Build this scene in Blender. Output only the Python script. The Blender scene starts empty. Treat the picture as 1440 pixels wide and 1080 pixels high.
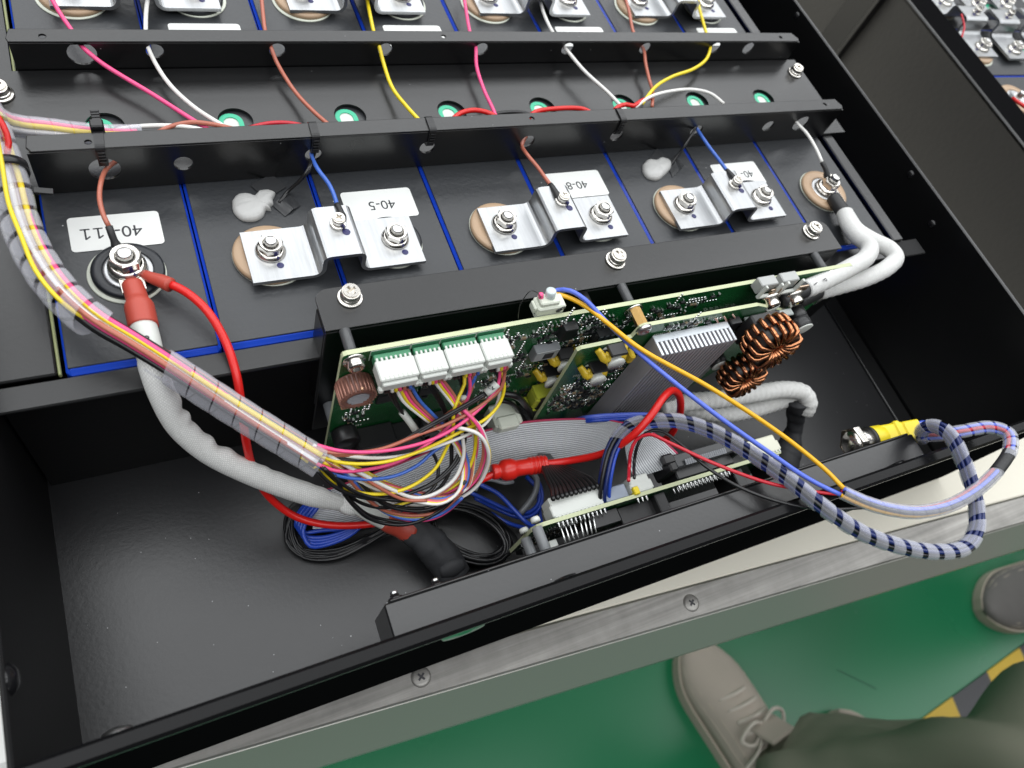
import bpy, bmesh, math, random
from mathutils import Vector, Matrix
random.seed(7)
R_ = math.radians
S = 0.00066                      # metres per modelling unit (one battery cell is 72 units wide)
scene = bpy.context.scene
COL = scene.collection

# ---------------------------------------------------------------- camera
CX, CY, CZ = 43.904, -209.709, 354.973
ROW = [Vector((0.89183616, -0.35215953, 0.28392241)),
       Vector((-0.18969831, -0.86094786, -0.47199929)),
       Vector((0.41066144, 0.36708643, -0.8346285))]
FPX = 1045.806
cd = bpy.data.cameras.new('camera')
cam = bpy.data.objects.new('camera', cd)
COL.objects.link(cam)
m = Matrix.Identity(4)
for r in range(3):
    m[r][0], m[r][1], m[r][2] = ROW[0][r], -ROW[1][r], -ROW[2][r]
m[0][3], m[1][3], m[2][3] = CX*S, CY*S, CZ*S
cam.matrix_world = m
cd.sensor_width = 36.0
cd.lens = FPX/1440*36
cd.clip_start = 0.005
cd.clip_end = 50
cd.dof.use_dof = True
cd.dof.focus_distance = 430*S
cd.dof.aperture_fstop = (cd.lens/1000)/(2.6*S)
scene.camera = cam

# ---------------------------------------------------------------- light: indoor hall, ceiling strips
w = bpy.data.worlds.new('World'); scene.world = w; w.use_nodes = True
bg = w.node_tree.nodes['Background']
bg.inputs[0].default_value = (0.93, 0.97, 1.0, 1); bg.inputs[1].default_value = 0.09
def lamp(x, y, z, sx, sy, power, rz=0.0):
    l = bpy.data.lights.new('ceiling_strip_light', 'AREA'); l.shape = 'RECTANGLE'
    l.size, l.size_y, l.energy = sx, sy, power
    l.color = (0.965, 0.985, 1.0)
    o = bpy.data.objects.new('ceiling_strip_light', l); o.location = (x, y, z); o.rotation_euler = (0, 0, rz)
    COL.objects.link(o)
for ly in (-1.3, 0.6, 2.5, 4.4, 6.3):
    lamp(1.4, ly, 2.3, 8.0, 1.45, 112, R_(6))
scene.view_settings.view_transform = 'Standard'
scene.view_settings.look = 'None'
scene.view_settings.exposure = 0.0
scene.view_settings.gamma = 1.0
scene.cycles.max_bounces = 8
scene.cycles.transparent_max_bounces = 16

# ---------------------------------------------------------------- placing helpers (units)
def ray(px, py):
    a, b = (px-720)/FPX, (py-540)/FPX
    return ROW[0]*a + ROW[1]*b + ROW[2]
CAM = Vector((CX, CY, CZ))
def P(px, py, z=None, y=None, x=None):
    """the point where the sight line through (px, py) of the photo meets the plane z, y or x"""
    d = ray(px, py)
    if z is not None: t = (z-CZ)/d.z
    elif y is not None: t = (y-CY)/d.y
    else: t = (x-CX)/d.x
    return CAM + d*t
def V(x, y, z): return Vector((x, y, z))

# ---------------------------------------------------------------- materials
MATS = {}
def mat(name, col, rough=0.5, metal=0.0, bump=0.0, bscale=200.0, var=0.0, vscale=30.0, coat=0.0, spec=0.5, aniso=0, rvar=0.0):
    if name in MATS: return MATS[name]
    M = bpy.data.materials.new(name); M.use_nodes = True
    nt = M.node_tree; N = nt.nodes; L = nt.links
    b = N['Principled BSDF']
    b.inputs['Base Color'].default_value = (*col, 1); b.inputs['Roughness'].default_value = rough
    b.inputs['Metallic'].default_value = metal; b.inputs['Coat Weight'].default_value = coat
    b.inputs['Specular IOR Level'].default_value = spec
    tc = N.new('ShaderNodeTexCoord')
    if var > 0 or rvar > 0:
        n = N.new('ShaderNodeTexNoise'); n.inputs['Scale'].default_value = vscale/S/1000; n.inputs['Detail'].default_value = 5
        L.new(tc.outputs['Object'], n.inputs['Vector'])
        if var > 0:
            mx = N.new('ShaderNodeMix'); mx.data_type = 'RGBA'
            mx.inputs['A'].default_value = (*[c*(1-var) for c in col], 1); mx.inputs['B'].default_value = (*[min(1, c*(1+var)) for c in col], 1)
            L.new(n.outputs['Fac'], mx.inputs['Factor']); L.new(mx.outputs['Result'], b.inputs['Base Color'])
        if rvar > 0:
            mr = N.new('ShaderNodeMapRange'); mr.inputs['To Min'].default_value = rough-rvar; mr.inputs['To Max'].default_value = rough+rvar
            L.new(n.outputs['Fac'], mr.inputs['Value']); L.new(mr.outputs['Result'], b.inputs['Roughness'])
    if bump > 0:
        n2 = N.new('ShaderNodeTexNoise'); n2.inputs['Scale'].default_value = bscale/S/1000; n2.inputs['Detail'].default_value = 3
        L.new(tc.outputs['Object'], n2.inputs['Vector'])
        bp = N.new('ShaderNodeBump'); bp.inputs['Strength'].default_value = bump; bp.inputs['Distance'].default_value = 0.0004
        L.new(n2.outputs['Fac'], bp.inputs['Height']); L.new(bp.outputs['Normal'], b.inputs['Normal'])
    MATS[name] = M
    return M
def specks(M, thr, scale, col, amount=1.0):
    """dust specks scattered in the base colour of a material"""
    nt = M.node_tree; N = nt.nodes; L = nt.links; b = N['Principled BSDF']
    tc = N.new('ShaderNodeTexCoord'); vo = N.new('ShaderNodeTexVoronoi'); vo.inputs['Scale'].default_value = scale
    L.new(tc.outputs['Object'], vo.inputs['Vector'])
    lt = N.new('ShaderNodeMath'); lt.operation = 'LESS_THAN'; lt.inputs[1].default_value = thr
    L.new(vo.outputs['Distance'], lt.inputs[0])
    sp = N.new('ShaderNodeSeparateColor'); L.new(vo.outputs['Color'], sp.inputs[0])
    gt = N.new('ShaderNodeMath'); gt.operation = 'GREATER_THAN'; gt.inputs[1].default_value = 1-amount
    L.new(sp.outputs[0], gt.inputs[0])
    mu = N.new('ShaderNodeMath'); mu.operation = 'MULTIPLY'; L.new(lt.outputs[0], mu.inputs[0]); L.new(gt.outputs[0], mu.inputs[1])
    mx = N.new('ShaderNodeMix'); mx.data_type = 'RGBA'; mx.inputs['B'].default_value = (*col, 1)
    if b.inputs['Base Color'].is_linked:
        L.new(b.inputs['Base Color'].links[0].from_socket, mx.inputs['A'])
    else:
        mx.inputs['A'].default_value = b.inputs['Base Color'].default_value
    L.new(mu.outputs[0], mx.inputs['Factor']); L.new(mx.outputs['Result'], b.inputs['Base Color'])
    return M

def brushed(M, sc, amt, rot=0.0):
    """streaky grain and rubbed marks along one direction, in colour and roughness"""
    nt = M.node_tree; N = nt.nodes; L = nt.links; b = N['Principled BSDF']
    tc = N.new('ShaderNodeTexCoord'); mp = N.new('ShaderNodeMapping'); mp.inputs['Scale'].default_value = sc; mp.inputs['Rotation'].default_value = (0, 0, rot)
    L.new(tc.outputs['Object'], mp.inputs['Vector'])
    n = N.new('ShaderNodeTexNoise'); n.inputs['Scale'].default_value = 1.0; n.inputs['Detail'].default_value = 6; n.inputs['Roughness'].default_value = 0.7
    L.new(mp.outputs[0], n.inputs['Vector'])
    mr = N.new('ShaderNodeMapRange'); mr.inputs['From Min'].default_value = 0.3; mr.inputs['From Max'].default_value = 0.7
    mr.inputs['To Min'].default_value = 1-amt; mr.inputs['To Max'].default_value = 1+amt*0.5
    L.new(n.outputs['Fac'], mr.inputs['Value'])
    mx = N.new('ShaderNodeMix'); mx.data_type = 'RGBA'; mx.blend_type = 'MULTIPLY'; mx.inputs['Factor'].default_value = 1.0
    if b.inputs['Base Color'].is_linked: L.new(b.inputs['Base Color'].links[0].from_socket, mx.inputs['A'])
    else: mx.inputs['A'].default_value = b.inputs['Base Color'].default_value
    L.new(mr.outputs[0], mx.inputs['B']); L.new(mx.outputs['Result'], b.inputs['Base Color'])
    return M
powder = mat('black powder coat', (0.0035, 0.0036, 0.004), 0.30, bump=0.10, bscale=420, rvar=0.09, vscale=6, spec=0.70)
specks(powder, 0.05, 260, (0.30, 0.30, 0.31), 0.05)
floorpaint = mat('satin black painted floor', (0.009, 0.0092, 0.0105), 0.36, bump=0.12, bscale=420, rvar=0.13, vscale=4, spec=0.68)
specks(floorpaint, 0.06, 330, (0.42, 0.42, 0.43), 0.20)
specks(floorpaint, 0.05, 170, (0.34, 0.34, 0.35), 0.10)
specks(floorpaint, 0.11, 90, (0.002, 0.002, 0.002), 0.06)
gloss_black = mat('glossy black paint', (0.008, 0.008, 0.009), 0.16, bump=0.03, bscale=200)
outer_black = mat('black outer paint', (0.006, 0.006, 0.0065), 0.5, bump=0.02, bscale=60, spec=0.0)
wall_black = mat('matt black wall paint', (0.004, 0.004, 0.0045), 0.55, bump=0.12, bscale=420, spec=0.22)
specks(wall_black, 0.05, 240, (0.25, 0.25, 0.26), 0.04)
cover_m = mat('dark grey insulating sheet', (0.022, 0.024, 0.027), 0.38, bump=0.3, bscale=330, var=0.15, vscale=40, spec=0.62)
specks(cover_m, 0.06, 230, (0.35, 0.35, 0.36), 0.04)
blue_m = mat('blue shrink film', (0.010, 0.055, 0.46), 0.22, bump=0.1, bscale=60)
tan_m = mat('tan plastic', (0.40, 0.275, 0.175), 0.42, var=0.08)
ringblk = mat('black rubber ring', (0.014, 0.016, 0.020), 0.35)
white_pl = mat('white plastic', (0.58, 0.60, 0.565), 0.42, bump=0.05, bscale=100)
milky = mat('milky plastic', (0.62, 0.65, 0.56), 0.4, var=0.08, vscale=60)
alu = mat('aluminium', (0.50, 0.51, 0.52), 0.36, 1.0, bump=0.14, bscale=24, rvar=0.12, vscale=18, var=0.16)
brushed(alu, (900, 60, 300), 0.13)
nickel = mat('nickel steel', (0.74, 0.71, 0.66), 0.22, 1.0, bump=0.04, bscale=120, rvar=0.06, vscale=60)
steel = mat('bright steel', (0.66, 0.66, 0.65), 0.28, 1.0)
green_v = mat('green gasket', (0.03, 0.42, 0.24), 0.35)
film_m = mat('white vent film', (0.55, 0.58, 0.54), 0.3)
paper_m = mat('white paper label', (0.70, 0.71, 0.69), 0.55, var=0.03, vscale=60)
ink_m = mat('black ink', (0.03, 0.03, 0.035), 0.6)
inkblue = mat('blue witness paint', (0.02, 0.02, 0.10), 0.4)
tie_m = mat('black nylon', (0.008, 0.008, 0.009), 0.30)
glue_m = mat('grey white silicone', (0.42, 0.42, 0.41), 0.34, bump=0.2, bscale=40)
tape_m = mat('black film tape', (0.03, 0.031, 0.033), 0.22)
cloth_tape = mat('black cloth tape', (0.026, 0.027, 0.030), 0.7, bump=0.7, bscale=110, var=0.3, vscale=60)
shrinkblk = mat('black heat shrink', (0.018, 0.018, 0.019), 0.5, bump=0.1, bscale=50)
redboot = mat('red heat shrink', (0.40, 0.055, 0.035), 0.45, bump=0.15, bscale=40)
redrub = mat('red rubber', (0.56, 0.018, 0.012), 0.28, bump=0.05, bscale=40)
WC = {'red': (0.60, 0.012, 0.010), 'thinred': (0.50, 0.015, 0.03), 'white': (0.74, 0.73, 0.70), 'yellow': (0.78, 0.60, 0.02), 'pink': (0.80, 0.08, 0.24),
      'brown': (0.42, 0.13, 0.085), 'blue': (0.05, 0.13, 0.48), 'deepblue': (0.018, 0.06, 0.42), 'navy': (0.008, 0.018, 0.10), 'black': (0.010, 0.010, 0.011), 'orange': (0.80, 0.42, 0.012),
      'lilac': (0.10, 0.16, 0.66), 'grey': (0.22, 0.23, 0.25)}
def wm(c): return mat(c+' wire insulation', WC[c], 0.33, bump=0.04, bscale=30)
copper_m = mat('copper winding', (0.50, 0.215, 0.105), 0.26, 1.0, rvar=0.08, vscale=60)
corebrown = mat('brown choke body', (0.19, 0.085, 0.065), 0.45, bump=0.2, bscale=60)
grey_pl = mat('grey plastic', (0.20, 0.21, 0.22), 0.4)
black_pl = mat('black plastic', (0.012, 0.012, 0.013), 0.36, bump=0.06, bscale=120)
yel_pl = mat('yellow plastic', (0.74, 0.58, 0.015), 0.4, var=0.06, vscale=60)
yel_tape = mat('yellow tape', (0.60, 0.42, 0.03), 0.35)
lime_m = mat('lime yellow tape', (0.46, 0.50, 0.05), 0.35)
brass_m = mat('brass', (0.72, 0.46, 0.17), 0.32, 1.0)
edge_m = mat('bare laminate edge', (0.50, 0.54, 0.34), 0.5, var=0.15, vscale=40)
tin_m = mat('tinned pad', (0.72, 0.73, 0.72), 0.25, 1.0)
chip_m = mat('black chip', (0.012, 0.013, 0.014), 0.33)
tanchip = mat('ceramic capacitor', (0.26, 0.19, 0.12), 0.4)
silk_m = mat('white silkscreen', (0.50, 0.54, 0.48), 0.6)

def pcb_mat(name, base, hi):
    M = bpy.data.materials.new(name); M.use_nodes = True
    nt = M.node_tree; N = nt.nodes; L = nt.links; b = N['Principled BSDF']
    b.inputs['Roughness'].default_value = 0.27
    tc = N.new('ShaderNodeTexCoord')
    mp = N.new('ShaderNodeMapping'); mp.inputs['Rotation'].default_value = (R_(90), 0, 0); L.new(tc.outputs['Object'], mp.inputs['Vector'])
    br = N.new('ShaderNodeTexBrick'); br.inputs['Scale'].default_value = 160; br.inputs['Mortar Size'].default_value = 0.03
    br.inputs['Color1'].default_value = (*base, 1); br.inputs['Color2'].default_value = (*[c*1.25 for c in base], 1); br.inputs['Mortar'].default_value = (*hi, 1)
    br.inputs['Brick Width'].default_value = 1.3; br.inputs['Row Height'].default_value = 0.21; br.offset = 0.37
    L.new(mp.outputs[0], br.inputs['Vector'])
    n = N.new('ShaderNodeTexNoise'); n.inputs['Scale'].default_value = 45; L.new(tc.outputs['Object'], n.inputs['Vector'])
    mx = N.new('ShaderNodeMix'); mx.data_type = 'RGBA'; mx.inputs['A'].default_value = (*base, 1)
    cr = N.new('ShaderNodeMapRange'); cr.inputs['From Min'].default_value = 0.45; cr.inputs['From Max'].default_value = 0.6
    L.new(n.outputs['Fac'], cr.inputs['Value']); L.new(cr.outputs[0], mx.inputs['Factor']); L.new(br.outputs['Color'], mx.inputs['B'])
    L.new(mx.outputs['Result'], b.inputs['Base Color'])
    return M
pcb_m = pcb_mat('green solder mask', (0.007, 0.078, 0.020), (0.018, 0.14, 0.042))

def wrap_mat():
    M = bpy.data.materials.new('clear spiral plastic'); M.use_nodes = True
    nt = M.node_tree; N = nt.nodes; L = nt.links
    b = N['Principled BSDF']; out = N['Material Output']
    b.inputs['Base Color'].default_value = (0.86, 0.87, 0.92, 1); b.inputs['Roughness'].default_value = 0.16
    tr = N.new('ShaderNodeBsdfTransparent'); tr.inputs[0].default_value = (0.96, 0.96, 0.98, 1)
    lw = N.new('ShaderNodeLayerWeight'); lw.inputs[0].default_value = 0.35
    mr = N.new('ShaderNodeMapRange'); mr.inputs['To Min'].default_value = 0.07; mr.inputs['To Max'].default_value = 0.46
    L.new(lw.outputs['Facing'], mr.inputs['Value'])
    mix = N.new('ShaderNodeMixShader'); L.new(mr.outputs[0], mix.inputs[0]); L.new(tr.outputs[0], mix.inputs[1]); L.new(b.outputs[0], mix.inputs[2])
    L.new(mix.outputs[0], out.inputs['Surface'])
    return M
wrap_m = wrap_mat()

def braid_mat():
    M = bpy.data.materials.new('white braided sleeve'); M.use_nodes = True
    nt = M.node_tree; N = nt.nodes; L = nt.links; b = N['Principled BSDF']
    b.inputs['Roughness'].default_value = 0.6
    uv = N.new('ShaderNodeUVMap'); mp = N.new('ShaderNodeMapping'); mp.inputs['Scale'].default_value = (44, 0.72, 1)
    L.new(uv.outputs[0], mp.inputs['Vector'])
    mp2 = N.new('ShaderNodeMapping'); mp2.inputs['Rotation'].default_value = (0, 0, R_(45)); L.new(mp.outputs[0], mp2.inputs['Vector'])
    ch = N.new('ShaderNodeTexBrick'); ch.inputs['Scale'].default_value = 1.0; ch.inputs['Mortar Size'].default_value = 0.13; ch.inputs['Mortar Smooth'].default_value = 0.6
    ch.inputs['Brick Width'].default_value = 1.0; ch.inputs['Row Height'].default_value = 1.0; ch.offset = 0.5
    ch.inputs['Color1'].default_value = (0.78, 0.78, 0.76, 1); ch.inputs['Color2'].default_value = (0.70, 0.70, 0.68, 1); ch.inputs['Mortar'].default_value = (0.50, 0.50, 0.49, 1)
    L.new(mp2.outputs[0], ch.inputs['Vector']); L.new(ch.outputs['Color'], b.inputs['Base Color'])
    bp = N.new('ShaderNodeBump'); bp.inputs['Strength'].default_value = 0.6; bp.inputs['Distance'].default_value = 0.0004; bp.invert = True
    L.new(ch.outputs['Fac'], bp.inputs['Height']); L.new(bp.outputs[0], b.inputs['Normal'])
    return M
braid_m = braid_mat()

# ---------------------------------------------------------------- mesh helpers
class MB:
    def __init__(s): s.v = []; s.f = []; s.mi = []; s.sm = []; s.uv = {}
    def add(s, verts, faces, mi=0, smooth=True, uvs=None):
        o = len(s.v); s.v += [Vector(q) for q in verts]
        for k, f in enumerate(faces):
            s.f.append([i+o for i in f]); s.mi.append(mi); s.sm.append(smooth)
            if uvs: s.uv[len(s.f)-1] = uvs[k]
        return s
    def box(s, c, d, bev=0.0, fr=None, mi=0):
        """box with centre c, full size d, chamfer bev; fr = (ex, ey, ez) axes"""
        c = Vector(c); h = [q/2 for q in d]
        ex, ey, ez = fr or (V(1,0,0), V(0,1,0), V(0,0,1))
        def T(p): return c + ex*p[0] + ey*p[1] + ez*p[2]
        if bev <= 0:
            vs = [T((sx*h[0], sy*h[1], sz*h[2])) for sx in (-1,1) for sy in (-1,1) for sz in (-1,1)]
            fs = [(0,1,3,2),(4,6,7,5),(0,4,5,1),(2,3,7,6),(0,2,6,4),(1,5,7,3)]
            return s.add(vs, fs, mi, False)
        bev = min(bev, min(h)*0.95)
        vs = []; ix = {}
        for sx in (-1,1):
            for sy in (-1,1):
                for sz in (-1,1):
                    for a in range(3):
                        p = [sx*(h[0]-bev), sy*(h[1]-bev), sz*(h[2]-bev)]
                        p[a] = (sx,sy,sz)[a]*h[a]
                        ix[(sx,sy,sz,a)] = len(vs); vs.append(T(p))
        fs = []
        for a in range(3):
            b, c2 = [(1,2),(2,0),(0,1)][a]
            for sg in (-1,1):
                q = []
                for (u, v_) in ((-1,-1),(1,-1),(1,1),(-1,1)):
                    k = [0,0,0]; k[a] = sg; k[b] = u; k[c2] = v_
                    q.append(ix[(*k, a)])
                fs.append(q)
            for u in (-1,1):
                for v_ in (-1,1):
                    k0 = [0,0,0]; k0[a] = -1; k0[b] = u; k0[c2] = v_
                    k1 = list(k0); k1[a] = 1
                    fs.append([ix[(*k0,b)], ix[(*k1,b)], ix[(*k1,c2)], ix[(*k0,c2)]])
        for sx in (-1,1):
            for sy in (-1,1):
                for sz in (-1,1): fs.append([ix[(sx,sy,sz,0)], ix[(sx,sy,sz,1)], ix[(sx,sy,sz,2)]])
        return s.add(vs, fs, mi, False)
    def lathe(s, c, prof, n=24, ax=None, mi=0, smooth=True, phase=0.0):
        """prof = [(radius, height)...] about axis ax through c"""
        c = Vector(c); ez = (Vector(ax) if ax is not None else V(0,0,1)).normalized()
        ex = ez.orthogonal().normalized(); ey = ez.cross(ex)
        vs = []; fs = []; rows = []
        for r, h in prof:
            if r < 1e-6: rows.append([len(vs)]); vs.append(c+ez*h)
            else:
                rows.append(list(range(len(vs), len(vs)+n)))
                for k in range(n):
                    a = 2*math.pi*k/n+phase; vs.append(c+ez*h+ex*(r*math.cos(a))+ey*(r*math.sin(a)))
        for A, B in zip(rows, rows[1:]):
            for k in range(n):
                k2 = (k+1) % n
                if len(A) == 1 and len(B) == 1: continue
                if len(A) == 1: fs.append([A[0], B[k], B[k2]])
                elif len(B) == 1: fs.append([A[k], A[k2], B[0]])
                else: fs.append([A[k], A[k2], B[k2], B[k]])
        return s.add(vs, fs, mi, smooth)
    def cyl(s, p0, p1, r, n=16, mi=0, r1=None, bev=0.0):
        p0 = Vector(p0); p1 = Vector(p1); L = (p1-p0).length; r1 = r if r1 is None else r1
        b = min(bev, r*0.5)
        pr = [(0,0),(r-b,0)] + ([(r,b)] if b else []) + ([(r1,L-b)] if b else []) + [(r1-b,L),(0,L)]
        if not b: pr = [(0,0),(r,0),(r1,L),(0,L)]
        return s.lathe(p0, pr, n, p1-p0, mi, n > 8)
    def tube(s, pts, r, n=8, mi=0, cap=True):
        pts = [Vector(p) for p in pts]; fr = frames(pts)
        vs = []; fs = []; uvs = []; d = 0.0
        ds = [0.0]
        for a, b in zip(pts, pts[1:]): ds.append(ds[-1]+(b-a).length)
        for i, p in enumerate(pts):
            t, u, v = fr[i]
            for k in range(n):
                a = 2*math.pi*k/n
                rr = r(ds[i]/max(ds[-1],1e-6), a, ds[i]) if callable(r) else r
                vs.append(p+u*(rr*math.cos(a))+v*(rr*math.sin(a)))
        for i in range(len(pts)-1):
            for k in range(n):
                k2 = (k+1) % n
                fs.append([i*n+k, i*n+k2, (i+1)*n+k2, (i+1)*n+k])
                uvs.append([(k/n, ds[i]), ((k+1)/n, ds[i]), ((k+1)/n, ds[i+1]), (k/n, ds[i+1])])
        if cap:
            fs.append(list(range(n))[::-1]); uvs.append([(0,0)]*n)
            o = (len(pts)-1)*n; fs.append([o+k for k in range(n)]); uvs.append([(0,0)]*n)
        return s.add(vs, fs, mi, True, uvs)
    def prism(s, poly, o, ex, ey, ez, h, mi=0, side_mi=None, smooth=False):
        """polygon in the (ex, ey) plane from o, extruded by h along ez"""
        o = Vector(o); n = len(poly)
        vs = [o+ex*a+ey*b for a, b in poly] + [o+ex*a+ey*b+ez*h for a, b in poly]
        s.add(vs, [list(range(n))[::-1], list(range(n, 2*n))], mi, False)
        b = len(s.v)-2*n
        for k in range(n):
            k2 = (k+1) % n
            s.f.append([b+k, b+k2, b+n+k2, b+n+k]); s.mi.append(mi if side_mi is None else side_mi); s.sm.append(smooth)
        return s
    def strip(s, prof, a0, a1, th, along, up, mi=0):
        """sheet of thickness th whose section prof = [(along, up)...] runs from a0 by vector a1"""
        n = len(prof); outer = []; nrm = []
        for i in range(n):
            d = Vector((0,0))
            for j in (i-1, i):
                if 0 <= j < n-1:
                    e = Vector((prof[j+1][0]-prof[j][0], prof[j+1][1]-prof[j][1])).normalized(); d += Vector((-e.y, e.x))
            nrm.append(d/max(0.5, d.length_squared**0.5)/(1 if d.length < 1.01 else 1) if d.length else d)
        nrm = [q.normalized() for q in nrm]
        low = [(p[0]-q.x*th, p[1]-q.y*th) for p, q in zip(prof, nrm)]
        ring = list(prof)+low[::-1]
        vs = [Vector(a0)+along*p[0]+up*p[1] for p in ring]+[Vector(a0)+Vector(a1)+along*p[0]+up*p[1] for p in ring]
        m_ = len(ring); fs = []
        for k in range(m_):
            k2 = (k+1) % m_; fs.append([k, k2, m_+k2, m_+k])
        for k in range(n-1):
            fs.append([k, k+1, m_-2-k, m_-1-k]); fs.append([m_+k, m_+m_-1-k, m_+m_-2-k, m_+k+1])
        return s.add(vs, fs, mi, False)

def frames(pts):
    n = len(pts); T = []
    for i in range(n):
        a = pts[max(0, i-1)]; b = pts[min(n-1, i+1)]; t = (b-a)
        T.append(t.normalized() if t.length > 1e-9 else V(0,0,1))
    u = T[0].orthogonal().normalized(); out = []
    for t in T:
        u = (u - t*u.dot(t))
        u = u.normalized() if u.length > 1e-6 else t.orthogonal().normalized()
        out.append((t, u, t.cross(u)))
    return out
def curve(pts, step=4.0):
    """smooth path (centripetal Catmull-Rom) through points, sampled about every step units"""
    p = [Vector(q) for q in pts]
    if len(p) < 3: 
        n = max(2, int((p[1]-p[0]).length/step)); return [p[0].lerp(p[1], i/n) for i in range(n+1)]
    p = [p[0]*2-p[1]] + p + [p[-1]*2-p[-2]]; out = []
    for i in range(1, len(p)-2):
        n = max(2, int((p[i+1]-p[i]).length/step))
        p0, p1, p2, p3 = p[i-1:i+3]
        t0 = 0.0; t1 = t0+max(1e-3, (p1-p0).length**0.5); t2 = t1+max(1e-3, (p2-p1).length**0.5); t3 = t2+max(1e-3, (p3-p2).length**0.5)
        for k in range(n):
            t = t1+(t2-t1)*k/n
            a1 = p0*((t1-t)/(t1-t0))+p1*((t-t0)/(t1-t0)); a2 = p1*((t2-t)/(t2-t1))+p2*((t-t1)/(t2-t1)); a3 = p2*((t3-t)/(t3-t2))+p3*((t-t2)/(t3-t2))
            b1 = a1*((t2-t)/(t2-t0))+a2*((t-t0)/(t2-t0)); b2 = a2*((t3-t)/(t3-t1))+a3*((t-t1)/(t3-t1))
            out.append(b1*((t2-t)/(t2-t1))+b2*((t-t1)/(t2-t1)))
    out.append(p[-2]); return out
def path(spec, step=4.0):
    """spec items: (px, py, z) on the plane z; (px, py, None, y) on the plane y; or a Vector"""
    q = []
    for s_ in spec:
        if isinstance(s_, Vector): q.append(s_)
        elif len(s_) == 4: q.append(P(s_[0], s_[1], y=s_[3]))
        else: q.append(P(s_[0], s_[1], z=s_[2]))
    return curve(q, step)
def spiral(mb, pts, r, pitch, wid, th=0.7, n=18, s0=0.0, s1=None, rev=False):
    """a strip wound round the path pts"""
    ds = [0.0]
    for a, b in zip(pts, pts[1:]): ds.append(ds[-1]+(b-a).length)
    fr = frames(pts); Ltot = ds[-1]; s1 = Ltot if s1 is None else s1
    def at(s_):
        s_ = min(max(s_, 0), Ltot-1e-6); lo = 0; hi = len(ds)-1
        while hi-lo > 1:
            md = (lo+hi)//2
            if ds[md] <= s_: lo = md
            else: hi = md
        f = (s_-ds[lo])/max(1e-9, ds[hi]-ds[lo]); 
        t, u, v = fr[lo]; t2, u2, v2 = fr[hi]
        return pts[lo].lerp(pts[hi], f), u.lerp(u2, f).normalized(), v.lerp(v2, f).normalized()
    steps = max(4, int((s1-s0)/pitch*n)); vs = []; fs = []; K = 4
    for i in range(steps+1):
        sc = s0+(s1-s0)*i/steps; a = 2*math.pi*(sc-s0)/pitch*(-1 if rev else 1)
        for lay in (0, 1):
            for k in range(K):
                f = k/(K-1)-0.5
                c, u, v = at(sc+f*wid)
                rr = r*(1-0.035*abs(f)*2) - lay*th
                if callable(pitch): pass
                vs.append(c+u*(rr*math.cos(a))+v*(rr*math.sin(a)))
    for i in range(steps):
        b = i*2*K; c = b+2*K
        for k in range(K-1):
            fs.append([b+k, b+k+1, c+k+1, c+k]); fs.append([b+K+k, c+K+k, c+K+k+1, b+K+k+1])
    mb.add(vs, fs, 0, True)
    ev = []; ef = []                    # the cut edges keep their own vertices so that they stay crisp
    for i in range(steps+1):
        b = i*2*K; ev += [vs[b], vs[b+K], vs[b+K-1], vs[b+2*K-1]]
    for i in range(steps):
        b = i*4; ef += [[b, b+4, b+5, b+1], [b+2, b+3, b+7, b+6]]
    return mb.add(ev, ef, 0, True)

def org(parent):
    o = Vector((0,0,0))
    while parent is not None: o += Vector(parent.location); parent = parent.parent
    return o
def link(name, me, parent=None, loc=None):
    o = bpy.data.objects.new(name, me); COL.objects.link(o)
    if parent is not None: o.parent = parent
    return o
def obj(name, mb, mats, parent=None, label=None, cat=None, group=None, kind=None, at=None):
    """mb in units -> one mesh object; a child is written relative to its parent's origin; at = origin of a top-level mesh"""
    if not isinstance(mats, (list, tuple)): mats = [mats]
    me = bpy.data.meshes.new(name)
    o0 = org(parent) if parent is not None else (Vector(at)*S if at is not None else Vector((0,0,0)))
    me.from_pydata([v*S-o0 for v in mb.v], [], mb.f)
    for q in mats: me.materials.append(q)
    me.polygons.foreach_set('material_index', mb.mi)
    me.polygons.foreach_set('use_smooth', mb.sm)
    if mb.uv:
        ul = me.uv_layers.new(name='UVMap')
        for pi, us in mb.uv.items():
            for k, li in enumerate(me.polygons[pi].loop_indices): ul.data[li].uv = us[k]
    bm = bmesh.new(); bm.from_mesh(me); bmesh.ops.recalc_face_normals(bm, faces=bm.faces); bm.to_mesh(me); bm.free()
    me.update()
    o = link(name, me, parent)
    if parent is None and at is not None: o.location = o0
    return tag(o, label, cat, group, kind)
def tag(o, label=None, cat=None, group=None, kind=None):
    if label: o['label'] = label
    if cat: o['category'] = cat
    if group: o['group'] = group
    if kind: o['kind'] = kind
    return o
def thing(name, at, label, cat, group=None):
    o = bpy.data.objects.new(name, None); o.empty_display_size = 0.01; COL.objects.link(o)
    o.location = Vector(at)*S
    return tag(o, label, cat, group)
def dup(o, parent=None, loc=None, rotz=None):
    c = o.copy(); COL.objects.link(c)
    if parent is not None: c.parent = parent
    for ch in o.children: dup(ch, c)
    if loc is not None: c.location = Vector(loc)*S
    if rotz is not None: c.rotation_euler = (0, 0, rotz)
    return c
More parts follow.
